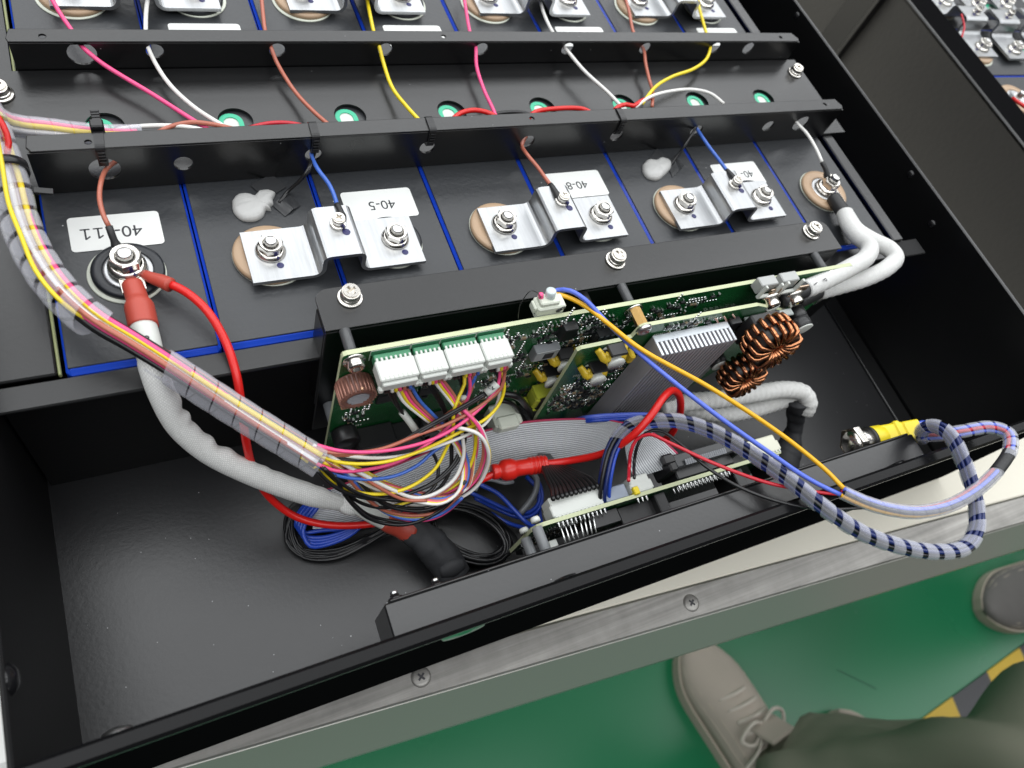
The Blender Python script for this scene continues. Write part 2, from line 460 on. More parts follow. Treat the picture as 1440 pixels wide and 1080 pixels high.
def sheet(name, outline, holes, o, ex, ey, th, material, parent=None, bev=0.0, **kw):
    """flat sheet with holes: outline [(a, b)], holes [(a, b, r)] or polygons, centred on the plane (o, ex, ey)"""
    cu = bpy.data.curves.new(name, 'CURVE'); cu.dimensions = '2D'; cu.fill_mode = 'BOTH'
    cu.extrude = max(0.0, th/2-bev); cu.bevel_depth = bev; cu.bevel_resolution = 1; cu.offset = -bev
    def poly(pp):
        sp = cu.splines.new('POLY'); sp.points.add(len(pp)-1); sp.use_cyclic_u = True
        for k, q in enumerate(pp): sp.points[k].co = (q[0], q[1], 0, 1)
    poly(outline)
    for h in holes:
        if isinstance(h[0], (int, float)):
            a, b, r = h; poly([(a+r*math.cos(2*math.pi*k/28), b+r*math.sin(2*math.pi*k/28)) for k in range(28)])
        else: poly(h)
    t = bpy.data.objects.new(name, cu); COL.objects.link(t)
    dg = bpy.context.evaluated_depsgraph_get(); me = bpy.data.meshes.new_from_object(t.evaluated_get(dg))
    bpy.data.objects.remove(t); bpy.data.curves.remove(cu)
    ez = ex.cross(ey); mb = MB()
    mb.add([Vector(o)+ex*v.co.x+ey*v.co.y+ez*v.co.z for v in me.vertices], [list(p.vertices) for p in me.polygons], 0, False)
    bpy.data.meshes.remove(me)
    return obj(name, mb, material, parent, **kw)
def text(name, body, size, c, ex, ey, material, parent, ax='CENTER'):
    """printed characters as thin mesh letters lying in the plane (ex, ey) at c"""
    cu = bpy.data.curves.new(name, 'FONT'); cu.body = body; cu.size = size; cu.align_x = ax; cu.align_y = 'CENTER'; cu.extrude = 0.04
    t = bpy.data.objects.new(name, cu); COL.objects.link(t)
    dg = bpy.context.evaluated_depsgraph_get(); me = bpy.data.meshes.new_from_object(t.evaluated_get(dg))
    bpy.data.objects.remove(t); bpy.data.curves.remove(cu)
    ez = ex.cross(ey); mb = MB()
    mb.add([Vector(c)+ex*v.co.x+ey*v.co.y+ez*v.co.z for v in me.vertices], [list(p.vertices) for p in me.polygons], 0, False)
    bpy.data.meshes.remove(me)
    return obj(name, mb, material, parent)
def rrect(x0, y0, x1, y1, r, n=5):
    out = []
    for cx, cy, a0 in ((x1-r, y1-r, 0), (x0+r, y1-r, 90), (x0+r, y0+r, 180), (x1-r, y0+r, 270)):
        for k in range(n+1):
            a = R_(a0+90*k/n); out.append((cx+r*math.cos(a), cy+r*math.sin(a)))
    return out
X_, Y_, Z_ = V(1,0,0), V(0,1,0), V(0,0,1)
# ---------------------------------------------------------------- enclosure
ZF = -120.0
XL, XR = -32.0, 637.0
YF, YB = -167.0, 345.0
enc = thing('battery_enclosure', (300, 60, -126), 'open black sheet metal battery box with wiring bay in front of the cells', 'enclosure')
obj('floor_panel', MB().box(((XL+XR)/2, (YF+YB)/2, ZF-2), (XR-XL, YB-YF, 4)), floorpaint, enc)
def wall_mb(c, d): return MB().box(c, d, 0.8)
obj('left_wall', wall_mb((XL-1.1, (YF+YB)/2, -54.5), (2.2, YB-YF+4, 143)), wall_black, enc)
obj('right_wall', wall_mb((XR+1.5, (YF+YB)/2, -54.5), (3.0, YB-YF+4, 143)), powder, enc)
obj('back_wall', wall_mb(((XL+XR)/2, YB+1.3, -54.5), (XR-XL, 2.2, 143)), powder, enc)
fw = obj('front_wall', MB().box(((XL+XR)/2, YF-3.2, -57.4), (XR-XL+6, 5.6, 138), 0.8), outer_black, enc)
obj('rim', MB().box(((XL+XR)/2, YF-3.9, 14.2), (XR-XL+7, 7.6, 5.4), 1.5), mat('dark rim paint', (0.005, 0.005, 0.0055), 0.22, spec=0.14), fw)
for px, py in ((165, 1031),):
    p = P(px, py, y=YF)
    obj('rivet_head', MB().lathe(V(p.x, YF-0.3, 9), [(0,2.6),(3,2.6),(5.4,1.6),(6.5,0)], 20, Y_), steel, fw)
for px, py in ((798, 812), (1222, 674)):
    p = P(px, py, y=YF); obj('rivet_head', MB().lathe(V(p.x, YF-0.3, 9.5), [(0,1.6),(6,1.2),(6.8,0)], 20, Y_), gloss_black, fw)
p = P(652, 889, y=-173.4)
obj('rivet_washer', MB().lathe(V(p.x, -173, p.z), [(0,1.4),(3.5,1.4),(4,1.0),(10.5,0.8),(11,0)], 28, -Y_), steel, fw)
for px, py, xx in ((14, 955, XL),):
    p = P(px, py, x=xx); obj('rivet_head', MB().lathe(V(XL-0.2, p.y, p.z), [(0,3.2),(3,3),(5.5,1.5),(6.5,0)], 18, X_), gloss_black, enc)
for px, py in ((1280, 245), (1310, 315), (1120, 22)):
    p = P(px, py, x=XR); obj('rivet_head', MB().lathe(V(XR+0.2, p.y, p.z), [(0,1.8),(1.8,1.6),(3.0,0.9),(3.4,0)], 18, -X_), gloss_black, enc)
# module tray: rails, front lip and the partition below it
obj('partition', MB().box((274, -2.2, -61), (608, 2.4, 117)), wall_black, enc)
obj('front_lip', MB().box((274, -8.2, -1.9), (611, 13.6, 2.4), 0.7), powder, enc)
obj('side_rail', MB().box((-17.2, 56, -0.2), (28.5, 112, 3.0), 0.8).box((-17.2, 170, -6), (28.5, 330, 3.0), 0.8).box((-16.5, 112, -4), (27, 20, 14), 0.8), powder, enc)
obj('side_rail', MB().box((587.0, 164, -1.2), (11, 330, 3.0), 0.8).box((592, 164, -30), (2, 330, 56)), powder, enc)
obj('corner_tab', MB().box((598, -8, -3.2), (24, 15, 2.4), 0.6), wall_black, enc)
obj('edge_seal', MB().box((-1.9, 160, -1.2), (1.4, 320, 2.8), 0.4), mat('pale laminate strip', (0.22, 0.24, 0.11), 0.5), enc)
obj('floor_ridge', MB().box((60, -0.5, ZF+2.2), (170, 4.5, 4.4), 1.2), gloss_black, enc)
for px, py in ((70, 665), (82, 668)):
    obj('rivet_head', MB().lathe(P(px, py, z=ZF), [(0,2),(1.8,1.8),(2.6,0)], 12), gloss_black, enc)
obj('floor_step', MB().box((636-9, -60, ZF+1.2), (17, 190, 2.4), 0.5), powder, enc)

# ---------------------------------------------------------------- fasteners
def cross_head(parent, c, r, wr, name='screw', hh=4.2, washer2=True, hexed=False):
    """pan head screw with cross recess on one or two washers, sitting on c (axis up)"""
    c = Vector(c)
    wm_ = MB().lathe(c, [(0,0),(wr-0.3,0),(wr,0.3),(wr,1.0),(wr-0.3,1.3),(0,1.3)], 26)
    if washer2: wm_.lathe(c+Z_*1.4, [(0,0),(wr-1.4,0),(wr-1.2,0.3),(wr-1.3,1.5),(0,1.5)], 24)
    z0 = 2.9 if washer2 else 1.3
    hd = MB().lathe(c, [(r,z0),(r*1.02,z0+hh*0.4),(r*0.96,z0+hh*0.8),(r*0.86,z0+hh-1.0),(r*0.84,z0+hh-2.4),(0,z0+hh-2.4)], 26)
    o = obj(name, hd, nickel, parent)
    obj('washer', wm_, nickel, o)
    a = r*0.16; b = r*0.56; t0 = R_(28)
    cr = [(-a,-b),(a,-b),(a,-a),(b,-a),(b,a),(a,a),(a,b),(-a,b),(-a,a),(-b,a),(-b,-a),(-a,-a)]
    cr = [(x*math.cos(t0)-y*math.sin(t0), x*math.sin(t0)+y*math.cos(t0)) for x, y in cr]
    sheet('recessed_top', [(r*0.87*math.cos(2*math.pi*k/26), r*0.87*math.sin(2*math.pi*k/26)) for k in range(26)], [cr], c+Z_*(z0+hh-0.5), X_, Y_, 1.0, nickel, o)
    return o
def flange_nut(parent, c, fr_, hr, hh, sr, sh, ph=0.0, mark=True):
    c = Vector(c)
    o = obj('flange_nut', MB().lathe(c, [(0,0),(fr_-0.4,0),(fr_,0.5),(fr_-0.3,1.2),(hr*1.02,2.6),(hr*0.95,2.8)], 28)
            .lathe(c, [(hr,2.0),(hr,hh-0.8),(hr*0.86,hh)], 6, phase=ph, smooth=False).lathe(c, [(hr*0.86,hh),(sr+0.8,hh+0.1),(sr+0.3,hh-0.8)], 24), nickel, parent)
    prof = [(sr,hh-2)]; z = hh-2
    while z < sh-1.2: prof += [(sr*0.86, z+0.35), (sr, z+0.7)]; z += 0.7
    prof += [(sr*0.75, sh), (0, sh)]
    obj('stud', MB().lathe(c, prof, 18), steel, o)
    if mark:
        mb = MB().lathe(c+V(fr_*0.35, -fr_-2.2, 0.05), [(0,0.3),(1.5,0.25),(2.0,0)], 12)
        mb.box(c+V(fr_*0.28, -fr_*0.72, 1.9), (1.6, 3.4, 1.6), 0.5).box(c+V(hr*0.2, -hr*0.87, hh*0.55), (1.6, 0.5, hh*0.5), 0.2)
        obj('paint_mark', mb, inkblue, o)
    return o

# ---------------------------------------------------------------- battery cells
def ring_mb(c, ro, ri, z0, z1, b=1.0, n=44):
    return MB().lathe(c, [(ri,z0),(ro,z0),(ro,z1-b),(ro-b,z1),(ri+0.3,z1),(ri,z1-0.3),(ri,z0)], n)
def stadium(wx, wy, n=10):
    r = wx/2; out = []
    for s0, cy in ((0, wy/2-r), (180, -(wy/2-r))):
        for k in range(n+1):
            a = R_(s0+180*k/n); out.append((r*math.cos(a), cy+r*math.sin(a)))
    return out
CELL_LABELS = [
 'dark topped cell with the "40-11" sticker, at the left end of the row', 'cell between the "40-11" and "40-5" stickers, carrying a tan ring under a busbar',
 'cell carrying the "40-5" sticker beside the double blue-edged seam', 'cell between the "40-5" and "40-8" stickers, tan ring under the middle busbar',
 'cell carrying the "40-8" sticker behind the middle busbar', 'cell with a tan ring between the "40-8" sticker and the half hidden sticker',
 'cell with the sticker half hidden by the third busbar', 'last cell of the row, its tan terminal holding a black lug and white sleeve']
def cell_proto(at):
    t = thing('battery_cell', at, CELL_LABELS[0], 'battery cell', 'battery cells in one row under the cross rail')
    b = Vector(at)
    ins = [(-33.6,-160.4),(33.6,-160.4),(33.6,160.4),(-33.6,160.4)]
    obj('casing', MB().box(b+V(0,0,-57.3), (71.2, 324, 113), 2.2), blue_m, t)
    obj('top_cover', MB().box(b+V(0,0,-0.35), (68.6, 318.4, 1.1), 0.25), cover_m, t)
    for sg, mt in ((-1, ringblk), (1, tan_m)):
        c = b+V(0, 108*sg, 0)
        sk = obj('terminal_seat', ring_mb(c+V(-0.8,-0.5,0), 18.9 if sg < 0 else 20.9, 10, 0.1, 1.1, 0.4), milky, t)
        rr_ = 17.6 if sg < 0 else 20.0
        obj('terminal_ring', ring_mb(c, rr_, 12.2, 0.8, 4.2, 1.2), mt, t)
        obj('terminal_disc', MB().lathe(c, [(12.3,0.8),(12.3,3.2),(11.6,3.9),(9.2,4.3),(8.8,3.9),(0,3.9)], 36), alu, t)
        obj('stud', MB().lathe(c, [(3.2,3),(3.2,11),(2.4,11.8),(0,11.8)], 18), steel, t)
    return t
proto = cell_proto((36, 162, 0))
cells = [proto]
for i in range(1, 8):
    c = dup(proto, None, (36+72*i, 162, 0), math.pi if i % 2 else 0.0); c['label'] = CELL_LABELS[i]; cells.append(c)
for i, (body, sz, dx, dy, tx) in {0: ('40-11', 10.5, -2, 0.6, -1.5), 2: ('40-5', 9.6, 1, 2.0, 1), 4: ('40-8', 9.4, -0.5, 3.2, 0), 6: ('40-', 9.4, 0, -1.5, 8)}.items():
    c = V(36+72*i+dx, 81.5+dy, 0.55)
    s_ = obj('sticker', MB().prism(rrect(-22.3, -11.4, 22.3, 11.4, 2.2), c-Z_*0.25, X_, Y_, Z_, 0.32), paper_m, cells[i])
    if i == 0:
        lm = MB()
        for x0 in (6.6, 12.8):
            for pp in ([(0.0,-3.6),(0.9,-3.6),(0.9,3.6),(0.0,3.6)], [(-1.9,-3.6),(2.8,-3.6),(2.8,-2.8),(-1.9,-2.8)], [(-1.9,2.0),(-1.5,1.3),(0.0,2.5),(0.0,3.5)]):
                lm.prism([(x0+a, b_) for a, b_ in pp], c+V(tx, -0.5, 0.1), -X_, -Y_, Z_, 0.08)
        obj('lettering', lm, ink_m, s_, kind='stuff'); body = '40-     '
    text('lettering', body, sz, c+V(tx, -0.5, 0.14), -X_, -Y_, ink_m, s_)
for i in range(8):
    sg = -1 if i % 2 else 1
    v = sheet('vent_gasket', [(a, b_-11*sg) for a, b_ in stadium(14.6, 26)], [[(a, b_-11*sg) for a, b_ in stadium(8.8, 20)]], V(0,0,0.6), X_, Y_, 1.0, green_v)
    v.parent = cells[i]
    f_ = obj('vent_film', MB().prism([(a, b_-11*sg) for a, b_ in stadium(9.0, 20.2)], V(0,0,0.1), X_, Y_, Z_, 0.35), film_m); f_.parent = v
for i in (1, 3, 5, 7):
    c = V(36+72*i+1, 233.5, 0.55)
    s_ = obj('sticker', MB().prism(rrect(-22.3, -11.4, 22.3, 11.4, 2.2), V(-1,-72.5,0.3), X_, Y_, Z_, 0.32), paper_m)
    s_.parent = cells[i]

# ---------------------------------------------------------------- busbars
def hump(L, x0, x1, h, r=4.6):
    """busbar section: flat, up over a square hump, flat"""
    p = [(0,0),(x0-r,0)]
    def arc(cx, cy, a0, a1, n=5, rr=r): return [(cx+rr*math.cos(R_(a0+(a1-a0)*k/n)), cy+rr*math.sin(R_(a0+(a1-a0)*k/n))) for k in range(n+1)]
    p += arc(x0-r, r, -90, 0); p += arc(x0+r, h-r, 180, 90); p += arc(x1-r, h-r, 90, 0); p += arc(x1+r, r, 180, 270)
    p += [(L,0)]
    q = [p[0]]
    for a in p[1:]:
        if (a[0]-q[-1][0])**2+(a[1]-q[-1][1])**2 > 1e-4: q.append(a)
    return q
def busbar(cx, cy, label, group, screw=True, marks=True):
    b = V(cx, cy, 4.4)
    t = thing('busbar', b, label, 'busbar', group)
    obj('plate', MB().strip(hump(99, 37, 61.5, 15), b+V(-49.5, -17.4, 2.4), V(0, 34.6, 0), 2.4, X_, Z_), alu, t)
    for s_, ph in ((-1, 0.3), (1, 0.75)):
        flange_nut(t, b+V(36*s_, 2.6 if s_ < 0 else 1.2, 2.45), 8.4, 6.9, 7.4, 3.5, 9.8, ph, marks)
    if screw:
        cross_head(t, b+V(1.0, 4.0, 17.45), 3.6, 4.6, hh=3.6)
        obj('paint_mark', MB().lathe(b+V(4.2, -1.8, 17.45), [(0,0.4),(1.8,0.3),(2.3,0)], 12).box(b+V(3.0, 0.4, 19.5), (1.6, 1.6, 2.4), 0.4), inkblue, t)
    return t
g1 = 'bent metal busbars along the front terminal row'
busbar(144, 50.5, 'shiny bent busbar in front of the "40-5" sticker', g1)
busbar(289, 50.5, 'shiny bent busbar in front of the "40-8" sticker, brown wire screwed to its hump', g1)
busbar(432, 49.5, 'shiny bent busbar covering half of the rightmost sticker, third along the front row', g1)
rear = ['busbar at the rear edge on the leftmost tan and black terminals', 'busbar at the rear edge between the brown and the first yellow wire',
        'busbar at the rear edge between the second pink wire and the thin white wire', 'busbar at the rear edge by the last yellow wire, next to the right wall']
for k in range(4):
    busbar(72+144*k, 270, rear[k], 'bent metal busbars along the rear terminal row')

# ---------------------------------------------------------------- cross rail over the cell vents
rail = thing('cross_rail', (290, 157, 3), 'long black channel crossing the cells, round holes in its two flanged walls', 'rail')
HX = [36+72*k for k in range(8)]
sheet('base_plate', [(-24,112.5),(606,112.5),(606,201.5),(-24,201.5)], [(39+72*k-(0.4*k), 156, 10.4) for k in range(8)], V(0,0,2.2), X_, Y_, 1.6, powder, rail)
fh = [(35, 16.0, 7.8), (74, 16.5, 5.0)]+[(146+72*k, 17, 5.0) for k in range(6)]+[(541, 17.5, 7.2)]
fwl = sheet('front_wall', [(2,0.6),(578,0.6),(578,30),(2,30)], fh, V(0,112,0), X_, Z_, 1.6, powder, rail, bev=0.2)
sheet('flange', [(4,0),(576,0),(578,3),(575,11),(3,11),(2,3)], [(30,4.6,1.6),(291,6,1.6),(560,5.5,1.7)], V(0,111.4,30.6), X_, Y_, 1.5, powder, fwl, bev=0.45)
rh = [(35, 13.8, 7.8), (74, 15.2, 5.0)]+[(146+72*k, 15.5, 5.0) for k in range(6)]+[(543, 15, 5.6)]
rwl = sheet('rear_wall', [(0,0.6),(598,0.6),(598,21),(0,21)], rh, V(0,203,0), X_, Z_, 1.6, powder, rail, bev=0.2)
sheet('flange', [(0,0),(596,0),(598,3),(594,10.5),(1,10.5),(-1,3)], [(17,4.5,1.8),(261,5,1.6),(578,5,1.6)], V(0,202.4,21.4), X_, Y_, 1.5, powder, rwl, bev=0.45)
cross_head(rail, (-10, 183, 3.1), 5.2, 7.2)
cross_head(rail, (594.5, 184.5, 3.1), 4.8, 6.6)

# ---------------------------------------------------------------- front mounting bracket
br = thing('mounting_bracket', (300, -18, 31), 'black bent bracket with three cross-head screws holding the green boards', 'bracket')
bz = 31.0
def rr2(x0, y0, x1, y1, r): 
    return [(x0,y0),(x1,y0)]+[(x1-r+r*math.cos(R_(a)), y1-r+r*math.sin(R_(a))) for a in (0,22,45,68,90)]+[(x0+r+r*math.cos(R_(a)), y1-r+r*math.sin(R_(a))) for a in (90,112,135,158,180)]
sheet('flange', rr2(118.2, -18, 482, 7.4, 7), [], V(0,0,bz-0.9), X_, Y_, 1.8, powder, br, bev=0.5)
obj('face_plate', MB().box((299, -17.4, (bz-1.9-86)/2), (361, 1.8, bz-1.9+86), 0.5), powder, br)
obj('side_return', MB().box((119.2, -8.5, bz-45), (1.8, 15.8, 80), 0.5), powder, br)
obj('side_return', MB().box((478.8, -8.5, bz-45), (1.8, 15.8, 80), 0.5), powder, br)
for px, py in ((492, 419), (865, 367), (1140, 327)):
    cross_head(br, P(px, py, z=bz)*1.0, 4.9, 6.6)

# ---------------------------------------------------------------- inner front bracket
fb = thing('panel_bracket', (300, -160, 5), 'grey-topped black box bracket along the inside of the front wall', 'bracket')
obj('body', MB().box((293.5, -158.6, -12), (362, 15.8, 34), 0.7), powder, fb)
obj('back_flange', MB().box((293.5, -150.0, 0.5), (356, 1.4, 9), 0.5), powder, fb)
for px, py in ((555, 836), (613, 818), (975, 744)):
    p = P(px, py, y=-147)
    o = obj('stud_nut', MB().lathe(V(p.x, -149.3, p.z-1), [(3.6,0),(3.8,0.5),(3.2,1.2),(2.2,1.5),(2.2,2.4),(0,2.5)], 18, Y_), gloss_black, fb)
    obj('stud_tip', MB().cyl((p.x, -147, p.z-1), (p.x, -145.2, p.z-1), 1.8, 14, bev=0.5), steel, o)
# ---------------------------------------------------------------- control board (vertical, behind everything in the bay)
NY = V(0,-1,0)
def smd_field(name, parent, region, yf, n, seed, avoid=(), dens=1.0):
    """small soldered components scattered on a board face at y = yf (region x0, z0, x1, z1), joined"""
    rnd = random.Random(seed); mb = MB(); x0, z0, x1, z1 = region; k = 0; tries = 0; used = []
    cl = [(rnd.uniform(x0, x1), rnd.uniform(z0, z1)) for _ in range(max(4, n//14))]
    while k < n and tries < n*20:
        tries += 1
        cx, cz = rnd.choice(cl)
        x = round((cx+rnd.gauss(0, 8))/2.6)*2.6+rnd.uniform(-0.2,0.2); z = round((cz+rnd.gauss(0, 6))/2.9)*2.9+rnd.uniform(-0.2,0.2)
        if any(abs(x-a) < 2.4 and abs(z-b) < 2.4 for a, b in used): continue
        used.append((x, z))
        if not (x0 < x < x1 and z0 < z < z1) or any(a < x < c and b < z < d for a, b, c, d in avoid): continue
        k += 1
        q = rnd.random(); hz = (int(x/13)+int(z/11)) % 2 == 0
        if q < 0.55:
            L, W_, H = rnd.choice([(2.4,1.3,0.9),(1.8,1.0,0.7),(3.2,1.8,1.1)])
            a, b = (L, W_) if hz else (W_, L)
            mb.box((x, yf-H/2, z), (a, H, b), 0, mi=rnd.choice([0,0,1]))
            for s_ in (-1,1):
                if hz: mb.box((x+s_*L*0.55, yf-H*0.45, z), (L*0.3, H*1.0, W_*1.05), 0, mi=2)
                else: mb.box((x, yf-H*0.45, z+s_*L*0.55), (W_*1.05, H*1.0, L*0.3), 0, mi=2)
        elif q < 0.75:
            mb.box((x, yf-0.8, z), (3.4, 1.6, 2.0), 0.2, mi=0)
            for s_ in (-1,0,1): mb.box((x+s_*1.2, yf-0.35, z-1.5), (0.6, 0.5, 1.2), 0, mi=2)
            mb.box((x, yf-0.35, z+1.5), (0.6, 0.5, 1.2), 0, mi=2)
        elif q < 0.9:
            m_ = rnd.randint(3, 7)
            for j in range(m_): mb.lathe(V(x+(j*2.4 if hz else 0), yf, z+(0 if hz else j*2.4)), [(0.9,0),(0.8,0.35),(0.45,0.7),(0,0.8)], 7, NY, mi=2)
        else:
            for j in range(rnd.randint(2, 6)): mb.box((x+j*1.5, yf-0.06, z), (0.9, 0.12, 1.7), 0, mi=3)
    return obj(name, mb, [chip_m, tanchip, tin_m, silk_m], parent, kind='stuff')
def chip(parent, x, z, w_, h_, yf, t=2.0, pins=0, name='chip'):
    o = obj(name, MB().box((x, yf-t/2-0.1, z), (w_, t, h_), 0.3), chip_m, parent)
    if pins:
        mb = MB()
        for j in range(pins):
            xx = x-w_/2+(j+0.5)*w_/pins
            for s_ in (-1,1): mb.box((xx, yf-0.4, z+s_*(h_/2+0.8)), (w_/pins*0.45, 0.6, 1.6), 0)
        obj('pin', mb, tin_m, o, kind='stuff')
    return o
def board(name, poly, yf, th, parent):
    """board polygon (x, z) with its front face at y = yf; the cut edge shows bare laminate"""
    return obj(name, MB().prism(poly, V(0,yf,0), X_, Z_, V(0,1,0), th, 0, 1), [pcb_m, edge_m], parent)
Y1 = -36.0
cb = thing('control_board', (300, Y1, 0), 'large upright green circuit board with four white plugs in a row', 'circuit board')
board('board_panel', [(121.6,-78),(121.6,33.5),(122.2,35.2),(124,36),(474,36),(478,33),(478,-78)], Y1, 2.6, cb)
smd_field('small_component', cb, (205, -6, 300, 31), Y1, 190, 3, avoid=((214,24,246,40),(222,2,238,20)))
smd_field('small_component', cb, (128, -62, 300, -12), Y1, 170, 5, avoid=((140,-70,215,-38),(122,-22,146,6)))
smd_field('small_component', cb, (306, 4, 470, 31), Y1, 60, 8)
# corner screws with standoffs to the bracket
dark_st = mat('dark grey standoff', (0.07, 0.072, 0.075), 0.35)
def hexscrew(parent, x, z, yf):
    o = obj('screw', MB().lathe(V(x,yf-1.4,z), [(4.4,0),(4.5,3.4),(3.6,4.2),(2.2,4.2),(2.2,2.6),(0,2.6)], 22, NY), nickel, parent)
    obj('washer', MB().lathe(V(x,yf,z), [(0,0.1),(5.8,0.1),(6,0.5),(5.8,1.2),(0,1.3)], 22, NY), nickel, o)
    obj('standoff', MB().cyl((x,yf+2.7,z), (x,-18.4,z), 2.9, 18, bev=0.3), dark_st, o)
for px, py in ((500, 513),):
    p = P(px, py, y=Y1-3); hexscrew(cb, p.x, p.z, Y1); sx0 = p.z
for x in (296, 455): hexscrew(cb, x, sx0, Y1)
for x, z in ((126.5, -52),): obj('standoff', MB().cyl((x,Y1+2.7,z), (x,-18.4,z), 3.7, 18, bev=0.3), grey_pl, cb)
p = P(815, 440, y=-24); obj('standoff', MB().cyl((p.x, Y1+2.7, 26), (p.x, -18.4, 26), 3.4, 16), black_pl, cb)
# four headers and plugs
PLUGX = [(146.6, 20.4), (165.0, 15.4), (183.3, 19.8), (201.9, 16.2)]
plugs = []
for i, (x, wd) in enumerate(PLUGX):
    h = obj('header', MB().box((x, Y1-2.6, 30.2), (wd-1.0, 3.6, 6.0), 0.5).box((x, Y1-0.12, 33.2), (wd+1.2, 0.2, 4.6)), mat('translucent green header', (0.05, 0.22, 0.11), 0.3), cb)
    mb = MB().box((x-wd/2-0.5, Y1-0.15, 31), (0.35, 0.25, 9)).box((x+wd/2+0.5, Y1-0.15, 31), (0.35, 0.25, 9)).box((x, Y1-0.15, 35.4), (wd+1, 0.25, 0.3))
    obj('printed_outline', mb, silk_m, h)
# choke with ribbed copper-brown winding and grey slotted face
p = P(501, 556, y=Y1-8)
ch = obj('choke', MB().lathe(V(p.x, Y1-0.2, p.z+2), [(0,0.3),(9.6,0.3),(10,1.2),(9.2,2),(9.2,11),(8.0,11.6),(6.5,11.6),(6.3,10.6),(0,10.6)], 36, NY), corebrown, cb)
mb = MB()
for k in range(26):
    a = 2*math.pi*k/26
    mb.tube([V(p.x+9.5*math.cos(a), Y1-1.6, p.z+2+9.5*math.sin(a)), V(p.x+9.5*math.cos(a), Y1-11.4, p.z+2+9.5*math.sin(a))], 0.75, 6)
obj('winding', mb, mat('copper brown winding', (0.34, 0.16, 0.12), 0.35, 0.4), ch)
mb = MB()
for k in range(7):
    hw = math.sqrt(max(0.1, 6.0**2-(k*1.7-5.1)**2)); mb.box((p.x, Y1-10.9, p.z+2+k*1.7-5.1), (hw*2, 0.8, 1.1), 0.2)
obj('slotted_face', mb, mat('grey choke face', (0.30, 0.31, 0.34), 0.4), ch)
obj('base_tab', MB().box((p.x+0.5, Y1-6.5, p.z-7.6), (17, 9, 1.0), 0.3).box((p.x+1, Y1-10.5, p.z+10.6), (1.6, 2, 3.2), 0.3), mat('copper tab', (0.60, 0.36, 0.24), 0.3, 0.9), ch)
# black relay blocks along the lower edge and small round parts
for px, py, wd, hh in ((527, 622, 24, 20), (572, 616, 27, 22), (612, 600, 18, 14)):
    p = P(px, py, y=Y1-9); obj('relay', MB().box((p.x, Y1-7, p.z-3), (wd, 13.6, hh), 0.8), black_pl, cb)
p = P(488, 621, y=Y1-8); obj('capacitor', MB().lathe(V(p.x, Y1, p.z), [(0,0.2),(7.5,0.2),(7.8,1.5),(7.8,9),(7,10),(0,10)], 26, NY), black_pl, cb)
p = P(498, 609, y=Y1-4); obj('pushbutton', MB().lathe(V(p.x, Y1, p.z), [(0,0.2),(2,0.2),(2,5),(1.5,5.6),(0,5.6)], 14, NY), white_pl, cb)
# chips, buzzer label, header rows
chip(cb, 152, -20, 12, 9, Y1, 1.8, 8); chip(cb, 190, 8, 14, 10, Y1, 1.8, 9); chip(cb, 176, -22, 8, 8, Y1, 1.6, 6)
chip(cb, 252, 24, 9, 12, Y1, 6, 0); 
p = P(847, 474, y=Y1-3); o = chip(cb, p.x, p.z, 12, 12, Y1, 5.5, 0)
mb = MB()
for j in range(3): mb.box((p.x-4+j*4, Y1-5.7, p.z), (2.6, 0.8, 11.4), 0.2)
obj('rib', mb, mat('grey chip rib', (0.06, 0.07, 0.075), 0.4), o)
p = P(768, 497, y=Y1-5)
o = obj('module_can', MB().box((p.x, Y1-3, p.z-1), (16.5, 5.6, 11), 0.4), grey_pl, cb)
obj('can_label', MB().box((p.x, Y1-5.95, p.z-1), (15, 0.3, 9.6)), mat('grey can label', (0.36, 0.38, 0.38), 0.45), o)
obj('can_mark', MB().box((p.x+1.4, Y1-6.15, p.z-1.4), (6.4, 0.2, 6.0)), ink_m, o)
for pxs, py, n, dx in ((763, 459, 6, 2.6),):
    p = P(pxs, py, y=Y1); mb = MB()
    for j in range(n): mb.box((p.x+j*2.9, Y1-0.9, p.z), (1.1, 1.8, 2.4), 0.3)
    obj('pin_row', mb, tin_m, cb, kind='stuff')
p = P(992, 436, y=Y1); mb = MB()
for j in range(6): mb.box((p.x+j*4.6, Y1-0.5, p.z), (3.4, 0.9, 1.5), 0.3)
obj('pad_row', mb, tin_m, cb, kind='stuff')
# transformers wrapped in yellow tape with white cores, left of the second board
def taped_coil(parent, px, py, yf, tape, s=1.0):
    p = P(px, py, y=yf-7*s)
    c = V(p.x, yf-7*s, p.z)
    o = obj('taped_coil', MB().lathe(c+V(0,6.6*s,0), [(0,0),(5.2*s,0),(5.4*s,1),(3.9*s,2.2),(3.9*s,8.6),(4.8*s,9.6),(4.8*s,10.8),(0,10.9)], 22, NY), white_pl, parent)
    mb = MB()
    for sg in (-1, 1):
        mb.tube(curve([c+V(3*sg*s,3,2.5*s), c+V(5.6*sg*s,1,1*s), c+V(7.4*sg*s,4.5,2*s), c+V(9.2*sg*s,6.6,3.4*s)], 1.2), lambda f, a, d: (2.9-1.1*f)*s*(0.55 if abs(math.sin(a)) > 0.8 else 1), 8)
    obj('tape_wing', mb, tape, o)
    obj('core', MB().box(c+V(0,4.6,0), (13*s, 2.4, 8*s), 0.6).box(c+V(0,2.4*s,6.2*s), (10*s, 7*s, 2.2*s), 0.5), black_pl, o)
    return o
taped_coil(cb, 793, 511, Y1, yel_tape, 1.12); taped_coil(cb, 774, 533, Y1, yel_tape, 1.08)
p = P(759, 557, y=Y1-6)
o = obj('transformer', MB().box((p.x, Y1-6, p.z), (13, 11, 12), 1.2), lime_m, cb)
obj('core', MB().box((p.x, Y1-6, p.z), (7, 12.5, 16), 0.8), black_pl, o)
